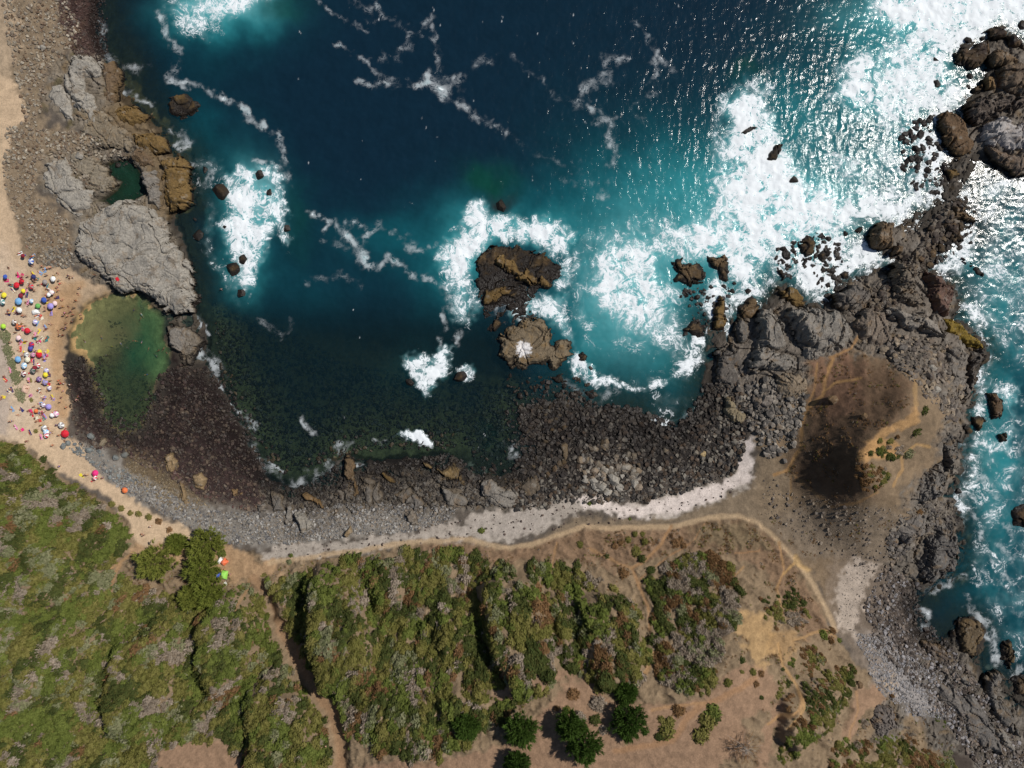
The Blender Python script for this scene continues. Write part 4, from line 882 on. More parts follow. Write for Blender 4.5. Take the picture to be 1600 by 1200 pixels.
 ('rock_outcrop', 'dark broken rock band above the pale slab at right', P(1510,160, 1520,150, 1540,150, 1570,145, 1605,152, 1605,165, 1580,173, 1555,183, 1540,195, 1520,182), 2.4, (86, 76, 68), .3, 1.5, .8),
 ('rock_slab', 'pale grey slab at the right edge with crossing cracks', P(1540,205, 1550,187, 1570,174, 1595,190, 1625,195, 1625,240, 1588,232, 1565,227, 1541,219), 3.4, (162, 156, 152)),
 ('rock_outcrop', 'brown blocks below the pale slab at the right edge', P(1541,223, 1565,231, 1595,240, 1630,250, 1630,274, 1588,271, 1575,260, 1547,241), 2.2, (106, 92, 80)),
 ('sea_rock', 'brown rock with a foam filled hollow near the right channel', P(1467,180, 1480,170, 1500,177, 1512,185, 1522,212, 1525,237, 1505,247, 1487,232, 1477,212), 2.2, (98, 78, 58)),
 ('sea_rock', 'small ochre rock in the lace of foam by the channel', P(1475,265, 1495,260, 1505,272, 1487,282), 1.5, OCHRE),
 ('sea_rock', 'black twin rock in the turquoise surf lobe', P(1196,250, 1204,236, 1215,223, 1226,220, 1224,236, 1212,250), 1.2, DARK),
 ('sea_rock', 'low black rock at the top of the surf lobe', P(1155,207, 1165,200, 1178,194, 1188,196, 1180,204, 1166,212), .8, DARK),
 # headland, east and south-east
 ('rock_outcrop', 'dark east rim of the headland above the sea', P(1502,550, 1533,542, 1546,554, 1527,587, 1523,613, 1510,633, 1507,600, 1510,573), 3.0, (84, 77, 71), 1.2, 1.8),
 ('sea_rock', 'long dark rock standing off the east rim', P(1543,613, 1560,613, 1572,630, 1570,653, 1553,658, 1547,640), 2.2, (92, 74, 62)),
 ('sea_rock', 'brown boulder sized rock between the rim and the long dark rock', P(1518,650, 1533,647, 1547,657, 1533,673, 1520,663), 2.0, BROWN),
 ('sea_rock', 'black rock in the wash below the long dark rock', P(1560,677, 1577,673, 1580,690, 1563,693), 1.6, DARK),
 ('rock_outcrop', 'grey rounded buttress on the east slope', P(1462,672, 1480,668, 1497,690, 1503,713, 1493,737, 1484,740, 1477,713, 1465,693), 3.4, DGREY, 1.9, 1.6),
 ('rock_outcrop', 'striped grey rock face with upright layers on the southeast slope', P(1417,762, 1440,738, 1477,722, 1483,747, 1480,773, 1447,790, 1420,778), 3.4, (106, 101, 95), 1.3, 1.3, .9),
 ('rock_outcrop', 'large dark grey mass below the striped rock face', P(1446,842, 1462,821, 1492,812, 1504,837, 1508,867, 1492,896, 1462,917, 1437,900, 1442,875), 3.6, (92, 88, 84), 1.0, 2.4, .8),
 ('sea_rock', 'brown rock point with foam on both sides at lower right', P(1496,971, 1517,962, 1533,967, 1542,983, 1533,1017, 1525,1033, 1500,1017), 2.4, (96, 82, 62)),
 ('sea_rock', 'isolated brown rock in foam at the lower right edge', P(1567,1004, 1583,1000, 1592,1021, 1579,1050, 1567,1033), 1.8, (102, 88, 66)),
 ('rock_outcrop', 'long slanting grey rib at the lower right corner', P(1542,1058, 1562,1048, 1571,1060, 1560,1080, 1583,1112, 1596,1150, 1579,1152, 1554,1117, 1538,1083), 2.4, DGREY, -1.0),
 ('rock_outcrop', 'thin slanting rib left of the brown rock point', P(1490,1045, 1503,1050, 1514,1060, 1522,1080, 1505,1070), 1.4, DGREY, -.9),
 ('sea_rock', 'dark rock at the right edge beside the slanting rib', P(1580,1060, 1600,1052, 1625,1060, 1620,1100, 1590,1090), 2.0, (74, 66, 62)),
 ('rock_outcrop', 'short grey rib at the very bottom right', P(1554,1133, 1571,1142, 1592,1171, 1585,1182, 1567,1165), 1.6, GREY, -.9),
 ('sea_rock', 'dark rock cut off by the right edge halfway down', P(1583,796, 1600,786, 1625,795, 1620,830, 1586,822), 2.0, (86, 66, 54)),
 ('rock_outcrop', 'grey jointed shelf inside the dark east rim', P(1482,538, 1518,552, 1512,600, 1496,632, 1480,602, 1476,562), 2.0, (112,105,97), 1.3),
 ('rock_outcrop', 'grey ledge between the striped face and the dark mass', P(1395,802, 1440,796, 1452,830, 1420,852, 1396,836), 1.9, (106,100,94), .6),
 ('rock_outcrop', 'broad slanting grey rib along the lower right shore', P(1488,1085, 1528,1090, 1560,1138, 1572,1184, 1530,1172, 1500,1130), 2.0, (100,95,90), -.9),
 ('rock_outcrop', 'low brown ledge below the small foam bay', P(1440,1002, 1480,1010, 1492,1044, 1460,1042), 1.3, (92,82,74), -.8),
 ('rock_outcrop', 'short slanting ledge above the broad rib', P(1452,1060, 1488,1074, 1520,1118, 1500,1126, 1470,1096), 1.5, (104,98,92), -.9),
 ('rock_outcrop', 'grey brown ledge filling the gap between the long slab and the ochre rocks', P(112,172, 150,165, 168,178, 200,205, 200,235, 160,228, 128,212), 1.1, (124,112,94), .8, 3.0),
 ('rock_outcrop', 'grey ledge between the rounded slab and the rock pool', P(100,235, 140,240, 158,252, 182,284, 150,308, 130,285), 1.0, (128,118,102), .8, 3.0),
 ('rock_outcrop', 'grey broken ledge in the brown scrub at lower right', P(1358,1115, 1378,1105, 1400,1112, 1405,1140, 1380,1160, 1360,1150), 2.2, (104, 96, 90), .5, 1.5, .9),
]
OUTPOLY = []
for r in OUT:
    nm, lb, pl, h, tone = r[:5]
    make_outcrop(nm, lb, pl, h, tone, *(r[5:]), guano=('guano' in lb) or None)
    OUTPOLY.append(pl)

# ------------------------------------------------------------------ boulders and cobbles
def hull_mesh(name, seed, n=16, flat=0.7, mat=None):
    r = np.random.default_rng(seed)
    bm = bmesh.new()
    for i in range(n):
        v = r.normal(size=3); v /= np.linalg.norm(v); v *= r.uniform(.82, 1.0)
        bm.verts.new((v[0], v[1], v[2] * flat))
    geo = bmesh.ops.convex_hull(bm, input=bm.verts)
    bmesh.ops.delete(bm, geom=[g for g in geo['geom_interior'] if isinstance(g, bmesh.types.BMVert)], context='VERTS')
    me = bpy.data.meshes.new(name); bm.to_mesh(me); bm.free()
    if mat: me.materials.append(mat)
    return me
BOULDER_ME = [hull_mesh('boulder', 40 + i, 22 + 2 * (i % 3), .62 + .05 * (i % 4), M_ROCK) for i in range(7)]
def inst_collection(name, meshes):
    c = bpy.data.collections.new(name)
    for i, me in enumerate(meshes):
        o = bpy.data.objects.new('%s_%02d' % (name, i), me); c.objects.link(o)
    return c
COBBLE_COL = inst_collection('cobble_shapes', [hull_mesh('cobble', 80 + i, 13 + i % 3, .6 + .06 * (i % 3), M_COBBLE) for i in range(8)])
def gn_scatter(name, coll, co, rot, scl, pick, col):
    me = bpy.data.meshes.new(name); me.vertices.add(len(co)); me.vertices.foreach_set('co', np.ascontiguousarray(co, np.float32).ravel())
    vattr(me, 'rot', rot); vattr(me, 'scl', scl)
    a = me.attributes.new('pick', 'INT', 'POINT'); a.data.foreach_set('value', np.ascontiguousarray(pick, np.int32))
    cattr(me, 'col', col)
    o = link(name, me)
    g = bpy.data.node_groups.new(name, 'GeometryNodeTree')
    g.interface.new_socket('Geometry', in_out='INPUT', socket_type='NodeSocketGeometry'); g.interface.new_socket('Geometry', in_out='OUTPUT', socket_type='NodeSocketGeometry')
    gi = g.nodes.new('NodeGroupInput'); go = g.nodes.new('NodeGroupOutput')
    ci = g.nodes.new('GeometryNodeCollectionInfo'); ci.inputs['Collection'].default_value = coll; ci.inputs['Separate Children'].default_value = True; ci.inputs['Reset Children'].default_value = True
    ip = g.nodes.new('GeometryNodeInstanceOnPoints'); ip.inputs['Pick Instance'].default_value = True
    def na(nm, ty):
        q = g.nodes.new('GeometryNodeInputNamedAttribute'); q.data_type = ty; q.inputs[0].default_value = nm; return q.outputs[0]
    er = g.nodes.new('FunctionNodeEulerToRotation'); L = g.links.new
    L(na('rot', 'FLOAT_VECTOR'), er.inputs[0]); L(er.outputs[0], ip.inputs['Rotation']); L(na('scl', 'FLOAT_VECTOR'), ip.inputs['Scale']); L(na('pick', 'INT'), ip.inputs['Instance Index'])
    L(gi.outputs[0], ip.inputs['Points']); L(ci.outputs[0], ip.inputs['Instance']); L(ip.outputs[0], go.inputs[0])
    md = o.modifiers.new('scatter', 'NODES'); md.node_group = g
    return o
def in_poly(px, py, poly): return poly_sd(px, py, poly, 5.0)
def to_xy_a(px, py, dz=0.0):
    f = (CAM_H - lsample(ZLAND, px, py) - dz) / CAM_H
    return (px - 800) * S * f, (600 - py) * S * f
def sample_poly(poly, n, rng, warp=6.0):
    pa = np.array(poly, float); lo = pa.min(0) - warp; hi = pa.max(0) + warp
    px = rng.uniform(lo[0], hi[0], n * 3); py = rng.uniform(lo[1], hi[1], n * 3)
    d = in_poly(px + warp * fbm(px / 30, py / 30, 3, 700), py + warp * fbm(px / 30, py / 30, 3, 710), poly)
    k = d > 0
    return px[k][:n], py[k][:n]
ZONES = [  # words, polygon, number, min/max radius m, power, colours, how many of the largest stand as boulders of their own, seaward rule
 ('tan boulder', 'among the pebbles at the upper left edge', P(0,0, 110,0, 130,60, 85,100, 70,140, 60,200, 110,205, 190,215, 205,250, 150,300, 60,250, 55,300, 105,345, 112,380, 105,415, 60,412, 25,345, 5,290, 12,200, 40,190, 30,140), 9500, .12, .75, 6, [(150,138,120), (134,122,106), (118,104,90), (160,150,134), (112,92,74)], 14),
 ('wet dark boulder', 'in the dark cobble fan at the top left', P(85,-20, 160,-20, 172,95, 125,98, 98,45), 3600, .15, .55, 4, [(78,58,54), (64,50,46), (90,72,66)], 6),
 ('dark red brown boulder', 'on the wet cobble flat below the bathing pool', P(100,568, 130,555, 150,590, 165,640, 200,660, 235,640, 245,590, 262,575, 290,570, 325,575, 355,605, 400,690, 425,760, 400,800, 330,785, 255,740, 190,712, 120,692), 12500, .15, .8, 6, [(84,62,60), (66,54,50), (100,82,72), (74,64,60), (120,104,88)], 22),
 ('blue grey boulder', 'at the lower rim of the bathing beach', P(95,675, 120,680, 150,700, 215,750, 190,760, 130,715, 98,695), 330, .3, 1.0, 3, [(120,124,122), (104,108,108), (134,132,126)], 16),
 ('grey stone', 'in the grey stone bank along the south shore', P(128,712, 190,735, 260,770, 350,800, 440,800, 560,785, 720,792, 700,815, 640,832, 560,836, 500,845, 420,850, 345,850, 280,815, 200,772), 15500, .13, .6, 5, [(140,136,130), (118,116,114), (156,152,146), (98,96,96), (128,116,102)], 14),
 ('brown stone', 'on the tan gravel below the tan blocks', P(190,695, 255,735, 330,790, 280,800, 200,750), 2400, .12, .5, 5, [(128,112,86), (112,98,78), (140,126,104)], 4),
 ('dark cobble boulder', 'between the ribs of the south shore', P(400,745, 460,765, 530,730, 620,720, 700,705, 780,755, 780,790, 700,795, 560,788, 480,800, 420,790), 8500, .14, .75, 5, [(58,54,50), (76,70,64), (46,42,40), (88,78,64), (106,102,96)], 16),
 ('grey boulder', 'in the dark cobble bay under the surf bowl', P(690,725, 800,765, 806,650, 830,622, 900,622, 1000,638, 1060,662, 1100,600, 1150,590, 1172,665, 1150,740, 1095,762, 1000,786, 880,786, 810,800), 18500, .15, 1.1, 6, [(66,62,58), (52,48,46), (84,78,72), (118,112,102), (42,39,38), (78,65,54)], 40),
 ('pale boulder', 'in the cluster of pale boulders on the cobble bay', P(885,690, 985,690, 1000,735, 995,775, 940,770, 900,740), 420, .4, 1.5, 3, [(150,144,134), (132,124,114), (112,106,98), (140,126,110)], 34),
 ('dark boulder', 'on the stony flat at the lower right', P(1380,880, 1440,915, 1440,960, 1480,1000, 1540,1085, 1600,1170, 1600,1220, 1530,1200, 1440,1080, 1370,1010, 1350,950), 11000, .15, .85, 6, [(84,76,70), (66,58,54), (104,96,90), (120,108,98), (140,136,136)], 18),
 ('pale grey stone', 'in the pale stone bank at the lower right', P(1335,990, 1375,990, 1440,1040, 1505,1080, 1490,1125, 1430,1120, 1370,1075), 6000, .12, .5, 5, [(156,152,150), (136,134,136), (120,116,114)], 6),
 ('brown boulder', 'in the blocks on the headland summit flat', P(1385,520, 1430,525, 1490,545, 1515,600, 1500,660, 1470,650, 1430,600, 1400,575, 1380,550), 900, .3, 1.5, 4, [(122,110,98), (104,96,88), (138,124,106), (90,82,76)], 34),
 ('rubble block', 'in the rubble left of the headland track', P(1165,600, 1210,590, 1262,620, 1255,660, 1240,700, 1200,715, 1180,680, 1160,640), 1300, .3, 1.3, 4, [(120,114,106), (98,92,86), (136,128,118), (80,76,72)], 28),
 ('wet black boulder', 'in the foam along the north side of the headland', P(1290,380, 1330,420, 1310,470, 1380,450, 1400,400, 1440,400, 1450,350, 1500,300, 1520,380, 1450,420, 1400,480, 1340,490, 1300,480, 1270,430), 2400, .25, 1.3, 5, [(70,62,56), (56,48,44), (88,78,68), (104,92,78)], 24),
 ('wet black rock', 'in the foam by the top right rocks', P(1405,200, 1460,180, 1480,240, 1470,300, 1440,300, 1410,280), 520, .25, 1.4, 4, [(52,44,42), (64,54,50)], 18),
 ('scattered stone', 'on the dry earth below the knoll', P(1190,740, 1250,770, 1330,790, 1420,790, 1440,860, 1370,900, 1320,880, 1250,850, 1195,800), 1500, .12, .8, 6, [(128,116,102), (106,96,86), (92,84,78)], 8),
 ('weedy sunken stone', 'on the floor of the shallow cove', P(330,470, 420,500, 520,560, 640,590, 800,600, 800,700, 700,700, 560,705, 440,745, 390,680, 345,590), 10500, .22, .95, 5, [(92,88,66), (62,62,50), (128,114,78), (44,44,40), (48,50,46)], 8),
 ('pool stone', 'on the floor of the bathing pool', P(150,560, 190,540, 230,590, 240,630, 225,670, 190,685, 160,670, 140,610), 1300, .2, .7, 4, [(80,70,52), (60,54,44), (96,84,64)], 6),
 ('small dark stone', 'in the weedy patch in the middle of the pool', P(165,505, 185,500, 195,530, 215,560, 205,600, 185,590, 175,540), 420, .15, .6, 4, [(64,54,46), (80,66,54)], 4),
 ('grey rubble stone', 'at the top edge of the bathing beach', P(70,388, 105,385, 125,412, 100,420, 70,412), 260, .25, .8, 3, [(128,122,112), (108,102,94), (144,136,124)], 10),
 ('dark wrack clump', 'strewn along the white shell sand', P(420,850, 560,835, 700,815, 860,785, 1000,790, 1140,750, 1160,770, 1020,812, 860,830, 700,842, 560,862, 430,876), 900, .1, .5, 5, [(70,58,54), (92,76,70), (56,48,46)], 0),
 ('pebble', 'in the shingle at the edge of the tide pool inlet', P(150,205, 200,215, 235,250, 225,300, 200,320, 160,330, 145,300, 180,260, 120,235), 900, .15, .7, 4, [(84,76,64), (112,104,92), (66,60,52)], 6),
 ('pale pebble', 'on the strip of white ground at the lower right', P(1320,880, 1372,876, 1350,950, 1335,990, 1308,970), 350, .1, .35, 3, [(150,140,130), (110,100,92)], 0),
 ('wet black stone', 'among the black weed rocks in the white surf', P(1212,385, 1240,375, 1265,362, 1305,375, 1312,395, 1290,412, 1260,425, 1235,440, 1212,425), 420, .25, 1.2, 4, [(50,43,40), (62,52,48)], 8),
 ('wet black lump', 'around the dark horned rocks beside the surf bowl', P(1045,440, 1100,448, 1150,440, 1150,480, 1110,490, 1100,520, 1060,525, 1085,490), 360, .25, 1.1, 4, [(50,43,40), (66,56,50)], 8),
 ('wet black stone', 'in the shallows between the brown island and the cobble bay', P(786,586, 850,588, 900,584, 935,612, 900,640, 840,636, 800,618), 300, .25, 1.2, 4, [(58,50,44), (74,64,52), (92,74,48)], 10),
 ('dark shore stone', 'at the ragged left edge of the cobble bay', P(735,690, 760,640, 820,600, 900,592, 940,615, 880,640, 850,700, 840,760, 790,780, 745,745), 2600, .2, 1.0, 5, [(70,64,58), (56,52,48), (92,84,74), (104,90,68)], 10),
 ('east rim block', 'on the broken east slope of the headland', P(1440,790, 1490,780, 1500,820, 1440,830, 1400,880, 1380,850, 1410,800), 900, .25, 1.1, 4, [(104,98,92), (84,78,74), (120,112,102)], 16),
]
HAND = [(922,706,4.5,6), (942,714,4.5,6), (923,721,6,6), (981,710,6,6), (954,733,5.5,7), (978,730,8,6), (958,749,10,6), (941,741,5,6), (928,759,7,6), (941,761,8,6), (914,751,6,6), (930,741,4.5,6), (918,737,5,6), (969,761,7,6), (990,755,8,6), (842,684,5,7), (976,697,4,7), (970,676,4.5,6),
        (994,651,5,6), (880,652,4.5,5), (889,654,4.5,5), (926,680,4.5,1), (1098,709,6,8), (1030,733,6,6), (1447,985,6,9), (1413,935,4,4), (295,731,4.5,8), (163,681,0,0), (182,715,6,4), (140,703,6,4), (120,690,0,0), (1225,720,5,2), (1178,672,4,6), (1192,676,5,6), (1184,674,4,6), (1222,668,5,6), (222,694,3.5,7), (100,697,6,4), (107,692,5,4), (96,703,4,4), (143,681,7,4), (196,711,6,4),
        (162,237,4,6), (157,248,3.5,6), (126,244,8,6), (180,256,5,6), (79,115,4,7), (68,75,5,6), (1342,360,8,3), (1320,365,6,3), (1357,371,6,3), (1300,424,7,2), (1319,430,8,1), (1345,394,4,3), (1310,382,5,3), (1290,394,9,3), (1283,400,8,3), (1475,72,4,3), (1461,94,6,3), (1464,131,7,3), (1512,64,6,3), (1535,60,5,3), (1515,119,6,3), (1512,136,5,3), (1597,40,9,3),
        (1561,114,6,1), (1422,205,6,3), (1437,211,8,3), (1430,232,8,3), (1410,261,6,3), (1441,247,4,3), (1452,188,6,3), (1455,205,6,3), (1400,293,4.5,3), (1415,295,4.5,3), (1240,282,8,3), (1265,288,4,3), (1168,455,6,3), (923,575,5,1), (1455,398,6,1), (1468,388,6,3), (1438,405,7,1), (320,265,7,3), (345,300,14,3), (352,355,6,3), (310,368,10,3), (305,343,5,3), (377,384,5,3), (395,347,5,3),
        (407,273,9,3), (421,300,7,3), (448,357,7,3), (403,388,5,3), (365,420,13,3), (380,405,9,3), (377,458,8,3), (653,580,5,3), (640,597,7,3), (720,588,11,3), (1513,672,7,1), (1497,768,6,3), (1520,820,5,3), (1350,650,6,5), (1300,625,9,5), (1488,990,6,3), (1340,1067,6,5), (783,322,10,3), (1490,560,7,2), (1445,545,7,2), (1455,575,6,6), (1462,610,7,6), (1410,545,8,2), (1085,690,4,6), (1012,655,5,1)]
HTONE = {0: (110,100,90), 1: (98,80,62), 2: (104,98,92), 3: (54,46,42), 4: (116,120,118), 5: (104,84,62), 6: (146,140,130), 7: (166,160,150), 8: (182,158,116), 9: (170,124,100)}
# which hand-placed boulders belong with which surroundings
def where(px, py):
    best = None
    for z in ZONES:
        if float(in_poly(np.array([px * 1.0]), np.array([py * 1.0]), z[2])[0]) > 0: best = z[1]
    if best: return best
    if px < 470 and py < 480: return 'in the surf off the left shore'
    if px > 1480 and py > 480: return 'at the foot of the east side of the headland'
    if py < 300 and px > 1100: return 'in the white surf at the upper right'
    if 600 < px < 1100 and py < 620: return 'in the foam around the islands'
    if px > 1100 and py < 480: return 'in the foam under the headland'
    if px < 300: return 'on the left shore'
    return 'on the rough ground around the headland'
TONEW = {0: 'grey brown', 1: 'brown', 2: 'grey', 3: 'black', 4: 'blue grey', 5: 'earth brown', 6: 'light grey', 7: 'whitish', 8: 'sandy yellow', 9: 'pinkish'}
BL = []          # (size, x, y, z, tone, word, where)
for px, py, r, t in HAND:
    if r <= 0: continue
    x, y = to_xy(px, py)
    BL.append((r * S * 1.05, x, y, None, HTONE[t], TONEW[t] + (' rock' if t == 3 else ' boulder'), where(px, py)))
for w, wh, poly, n, r0, r1, pw, cols, big in ZONES:
    rg = np.random.default_rng(len(wh) * 7 + n)
    px, py = sample_poly(poly, n, rg)
    n = len(px)
    dens = fbm(px / 22, py / 22, 3, 720)
    k = rg.random(n) < np.clip(.8 + 1.1 * dens, .15, 1); px = px[k]; py = py[k]; n = len(px)
    x, y = to_xy_a(px, py)
    sz = r0 + (r1 - r0) * rg.random(n) ** pw
    order = np.argsort(-sz)
    cc = np.array([rgb(*c) for c in cols])[rg.integers(0, len(cols), n)] * rg.uniform(.8, 1.2, (n, 1))
    for j in order[:big]:
        BL.append((sz[j], x[j], y[j], None, tuple(cc[j]), w, wh))
    j = order[big:]
    zz = zat(x[j], y[j])
    if 'wet black' in w: zz = np.maximum(zz, -.2)
    m = len(j)
    co = np.stack([x[j], y[j], zz + sz[j] * .25], -1)
    rot = np.stack([rg.uniform(-.35, .35, m), rg.uniform(-.35, .35, m), rg.uniform(0, 6.28, m)], -1)
    scl = np.stack([sz[j] * rg.uniform(.85, 1.35, m), sz[j] * rg.uniform(.7, 1.0, m), sz[j] * rg.uniform(.7, 1.1, m)], -1)
    o = gn_scatter('cobbles' if r1 < .9 else 'stones', COBBLE_COL, co, rot, scl, rg.integers(0, 8, m), cc[j])
    tag(o, 'countless small %ss %s' % (w.replace('boulder', 'stone').replace('stone stone', 'stone'), wh), 'stones', None, 'stuff')
BL.sort(key=lambda b: -b[0])
rank = {}
ORD = ['', 'second ', 'third ', 'fourth ', 'fifth ', 'sixth ']
brg = np.random.default_rng(5)
for i, (r, x, y, z, tone, w, wh) in enumerate(BL[:296]):
    key = (w, wh); q = rank.get(key, 0); rank[key] = q + 1
    o = link('boulder', BOULDER_ME[i % 7], None, (x, y, float(zat(np.array(x), np.array(y))) + r * .22), brg.uniform(0, 6.28))
    if float(o.location.z) < -.35 and 'sunken' not in w and 'pool' not in w: o.location.z = -.12
    o.scale = (r * brg.uniform(.95, 1.2), r * brg.uniform(.8, 1.0), r * brg.uniform(.8, 1.1))
    o.rotation_euler = (brg.uniform(-.25, .25), brg.uniform(-.25, .25), brg.uniform(0, 6.28))
    o.color = (*(rgb(*tone) if max(tone) > 2 else tone), 1)
    lb = '%slargest %s %s' % (ORD[q], w, wh) if q < 6 else 'smaller %s %s' % (w, wh)
    tag(o, lb, 'boulder', ('boulders ' + wh))
# ------------------------------------------------------------------ scrub, shrubs and trees
def mat_leaf(name, c1, c2, c3):
    k = NT(name); oi = k.n('ShaderNodeObjectInfo')
    p = k.pos()
    c = k.mix(k.rng(oi.outputs['Random'], .1, .9, 0, 1, False), rgb(*c1), rgb(*c2))
    n = k.noise(p, 1.1, 4, .6)
    c = k.mix(k.rng(n, .45, .7), c, rgb(*c3))
    d = k.n('ShaderNodeBsdfDiffuse'); k.l(c, d.inputs[0])
    t = k.n('ShaderNodeBsdfTranslucent'); k.l(c, t.inputs[0])
    m = k.n('ShaderNodeMixShader'); m.inputs[0].default_value = .25; k.l(d.outputs[0], m.inputs[1]); k.l(t.outputs[0], m.inputs[2])
    return k.done(m.outputs[0])
LEAFM = [mat_leaf('leaf_green', (104, 114, 56), (120, 128, 66), (94, 104, 52)), mat_leaf('leaf_olive', (121, 119, 65), (138, 131, 77), (107, 105, 53)), mat_leaf('leaf_dark', (74, 84, 46), (88, 95, 53), (95, 95, 53)),
         mat_leaf('leaf_grey', (156, 142, 126), (175, 161, 145), (135, 121, 102)), mat_leaf('leaf_brown', (135, 105, 72), (152, 119, 86), (117, 95, 65)), mat_leaf('leaf_sage', (131, 133, 98), (147, 145, 112), (112, 117, 81))]
def _solid(k, c):
    q = k.n("ShaderNodeRGB"); q.outputs[0].default_value = (*c, 1); return q.outputs[0]
def mat_plain(name, c, rough=.8, var=.2, sc=6.0):
    k = NT(name); n = k.noise(k.pos(), sc, 4, .6)
    return k.done(k.bsdf(scaled(k, _solid(k, rgb(*c)), k.rng(n, .3, .7, 1 - var, 1 + var, False)), rough))
M_BARK = mat_plain('bark', (96, 78, 62)); M_DEADWOOD = mat_plain('dead_wood', (150, 138, 126))
def leaf_mesh(name, seed, n, rz, leaf, mat, long=1.0, spiky=0.0):
    """a mound of leaf-sized faces over a lumpy half ball of radius 1"""
    r = np.random.default_rng(seed)
    th = r.uniform(0, 2 * math.pi, n); cz = r.uniform(-.12, 1, n); sr = np.sqrt(1 - np.clip(cz, 0, 1) ** 2)
    d = np.stack([np.cos(th) * sr, np.sin(th) * sr, cz], -1)
    lump = 0.80 + .34 * noise(d[:, 0] * 1.9 + seed, d[:, 1] * 1.9 + d[:, 2], seed) + .22 * noise(d[:, 0] * 4 + 9, d[:, 1] * 4 + seed, seed + 3)
    rad = lump * r.uniform(.72, 1.05, n)
    c = d * rad[:, None] * np.array([1, 1, rz])
    nn = d * np.array([1, 1, 1.2]) + r.normal(size=(n, 3)) * .55; nn /= np.linalg.norm(nn, axis=1, keepdims=True)
    t = np.cross(nn, r.normal(size=(n, 3))); t /= np.linalg.norm(t, axis=1, keepdims=True) + 1e-9
    if spiky: t = d * spiky + t * (1 - spiky); t /= np.linalg.norm(t, axis=1, keepdims=True) + 1e-9
    b = np.cross(nn, t)
    s = leaf * r.uniform(.6, 1.35, n)[:, None]
    q = np.stack([c - t * s * long, c + b * s * .6, c + t * s * long, c - b * s * .6], 1).reshape(-1, 3)
    q[:, 2] = np.maximum(q[:, 2], -.12)
    return mesh_np(name, q, np.arange(4 * n).reshape(-1, 4), mat)
SHRUB_COL_MESH = []
for i in range(6):
    for v in range(2):
        SHRUB_COL_MESH.append(leaf_mesh('scrub', 200 + i * 5 + v, 240 if i != 3 else 200, .72 if v else .6, .17, LEAFM[i], 1.0 if i not in (3, 4) else 1.7, .0 if i not in (3, 4) else .4))
SCRUB_COL = inst_collection('scrub_shapes', SHRUB_COL_MESH)
tuft = [leaf_mesh('tuft', 300 + v, 46, .7, .26, LEAFM[[4, 1, 3][v]], 2.0, .7) for v in range(3)]
TUFT_COL = inst_collection('tuft_shapes', tuft)
BIG_ME = [[leaf_mesh('foliage', 400 + i * 7 + v, 520, [.62, .75][v], .125, LEAFM[i], 1.0 if i not in (3, 4) else 1.6, .0 if i not in (3, 4) else .4) for v in range(2)] for i in range(6)]
def stem_mesh(name, seed, n=6, mat=None):
    r = np.random.default_rng(seed); co = []; fc = []
    for i in range(n):
        a = r.uniform(0, 6.28); t = np.array([math.cos(a) * .5, math.sin(a) * .5, .4 + r.uniform(0, .2)])
        for k_ in range(3):
            b = 2.1 * k_
            co.append((.04 * math.cos(b), .04 * math.sin(b), -.1))
        co.append(tuple(t)); o = 4 * i
        fc += [(o, o + 1, o + 3), (o + 1, o + 2, o + 3), (o + 2, o, o + 3)]
    return mesh_np(name, np.array(co), np.array(fc), mat)
STEM_ME = stem_mesh('stem', 9, 6, M_BARK)

V_DENSE = [P(-20,692, 30,697, 72,732, 128,770, 192,814, 202,836, 188,868, 182,895, 205,915, 255,930, 330,938, 362,912, 392,912, 415,893, 442,903, 478,892, 520,880, 600,868, 680,858, 745,862, 800,882, 850,878, 900,888, 930,905, 960,915, 990,940, 1008,1000, 1012,1050,
             985,1085, 940,1078, 895,1048, 845,1075, 800,1110, 740,1150, 690,1185, 600,1182, 548,1140, 540,1230, -20,1230)]
V_RIGHT = [P(1010,905, 1050,880, 1090,862, 1120,868, 1140,890, 1158,920, 1160,960, 1130,1000, 1118,1050, 1100,1085, 1060,1080, 1030,1060, 1030,1000, 1018,950)]
V_MISC = [P(1192,930, 1218,935, 1222,970, 1205,988, 1192,975), P(1225,925, 1255,935, 1268,970, 1245,985, 1228,965), P(1272,985, 1300,978, 1300,1000, 1276,1002), P(1262,1010, 1300,1030, 1332,1045, 1328,1085, 1300,1130, 1262,1150, 1240,1190, 1215,1190, 1235,1110, 1262,1060), P(1205,1060, 1235,1055, 1238,1095, 1210,1105),
          P(1330,1150, 1420,1160, 1500,1190, 1500,1230, 1280,1230, 1300,1180), P(1370,690, 1400,680, 1410,700, 1390,720, 1370,712), P(1340,735, 1375,720, 1390,745, 1370,775, 1340,765)]
V_SPARSE = [P(560,880, 700,862, 800,878, 760,910, 700,920, 640,900, 580,900), P(1200,1020, 1260,1000, 1270,1060, 1210,1060), P(1330,1060, 1480,1120, 1480,1200, 1330,1180)]
V_BURN = [BURN, P(1180,800, 1300,800, 1400,810, 1400,850, 1260,870), P(1160,990, 1230,1030, 1210,1100, 1160,1040)]
V_OPEN = [P(400,880, 560,868, 760,858, 900,850, 1010,890, 1010,1060, 900,1050, 760,1150, 560,1150), P(1100,870, 1260,930, 1330,1050, 1300,1190, 1150,1100, 1110,1000), P(200,850, 420,890, 360,930, 200,920), P(1340,1060, 1500,1180, 1480,1230, 1330,1200)]
V_DRY = [P(880,835, 1000,828, 1150,815, 1200,840, 1280,960, 1250,985, 1180,880, 1080,860, 960,885)]
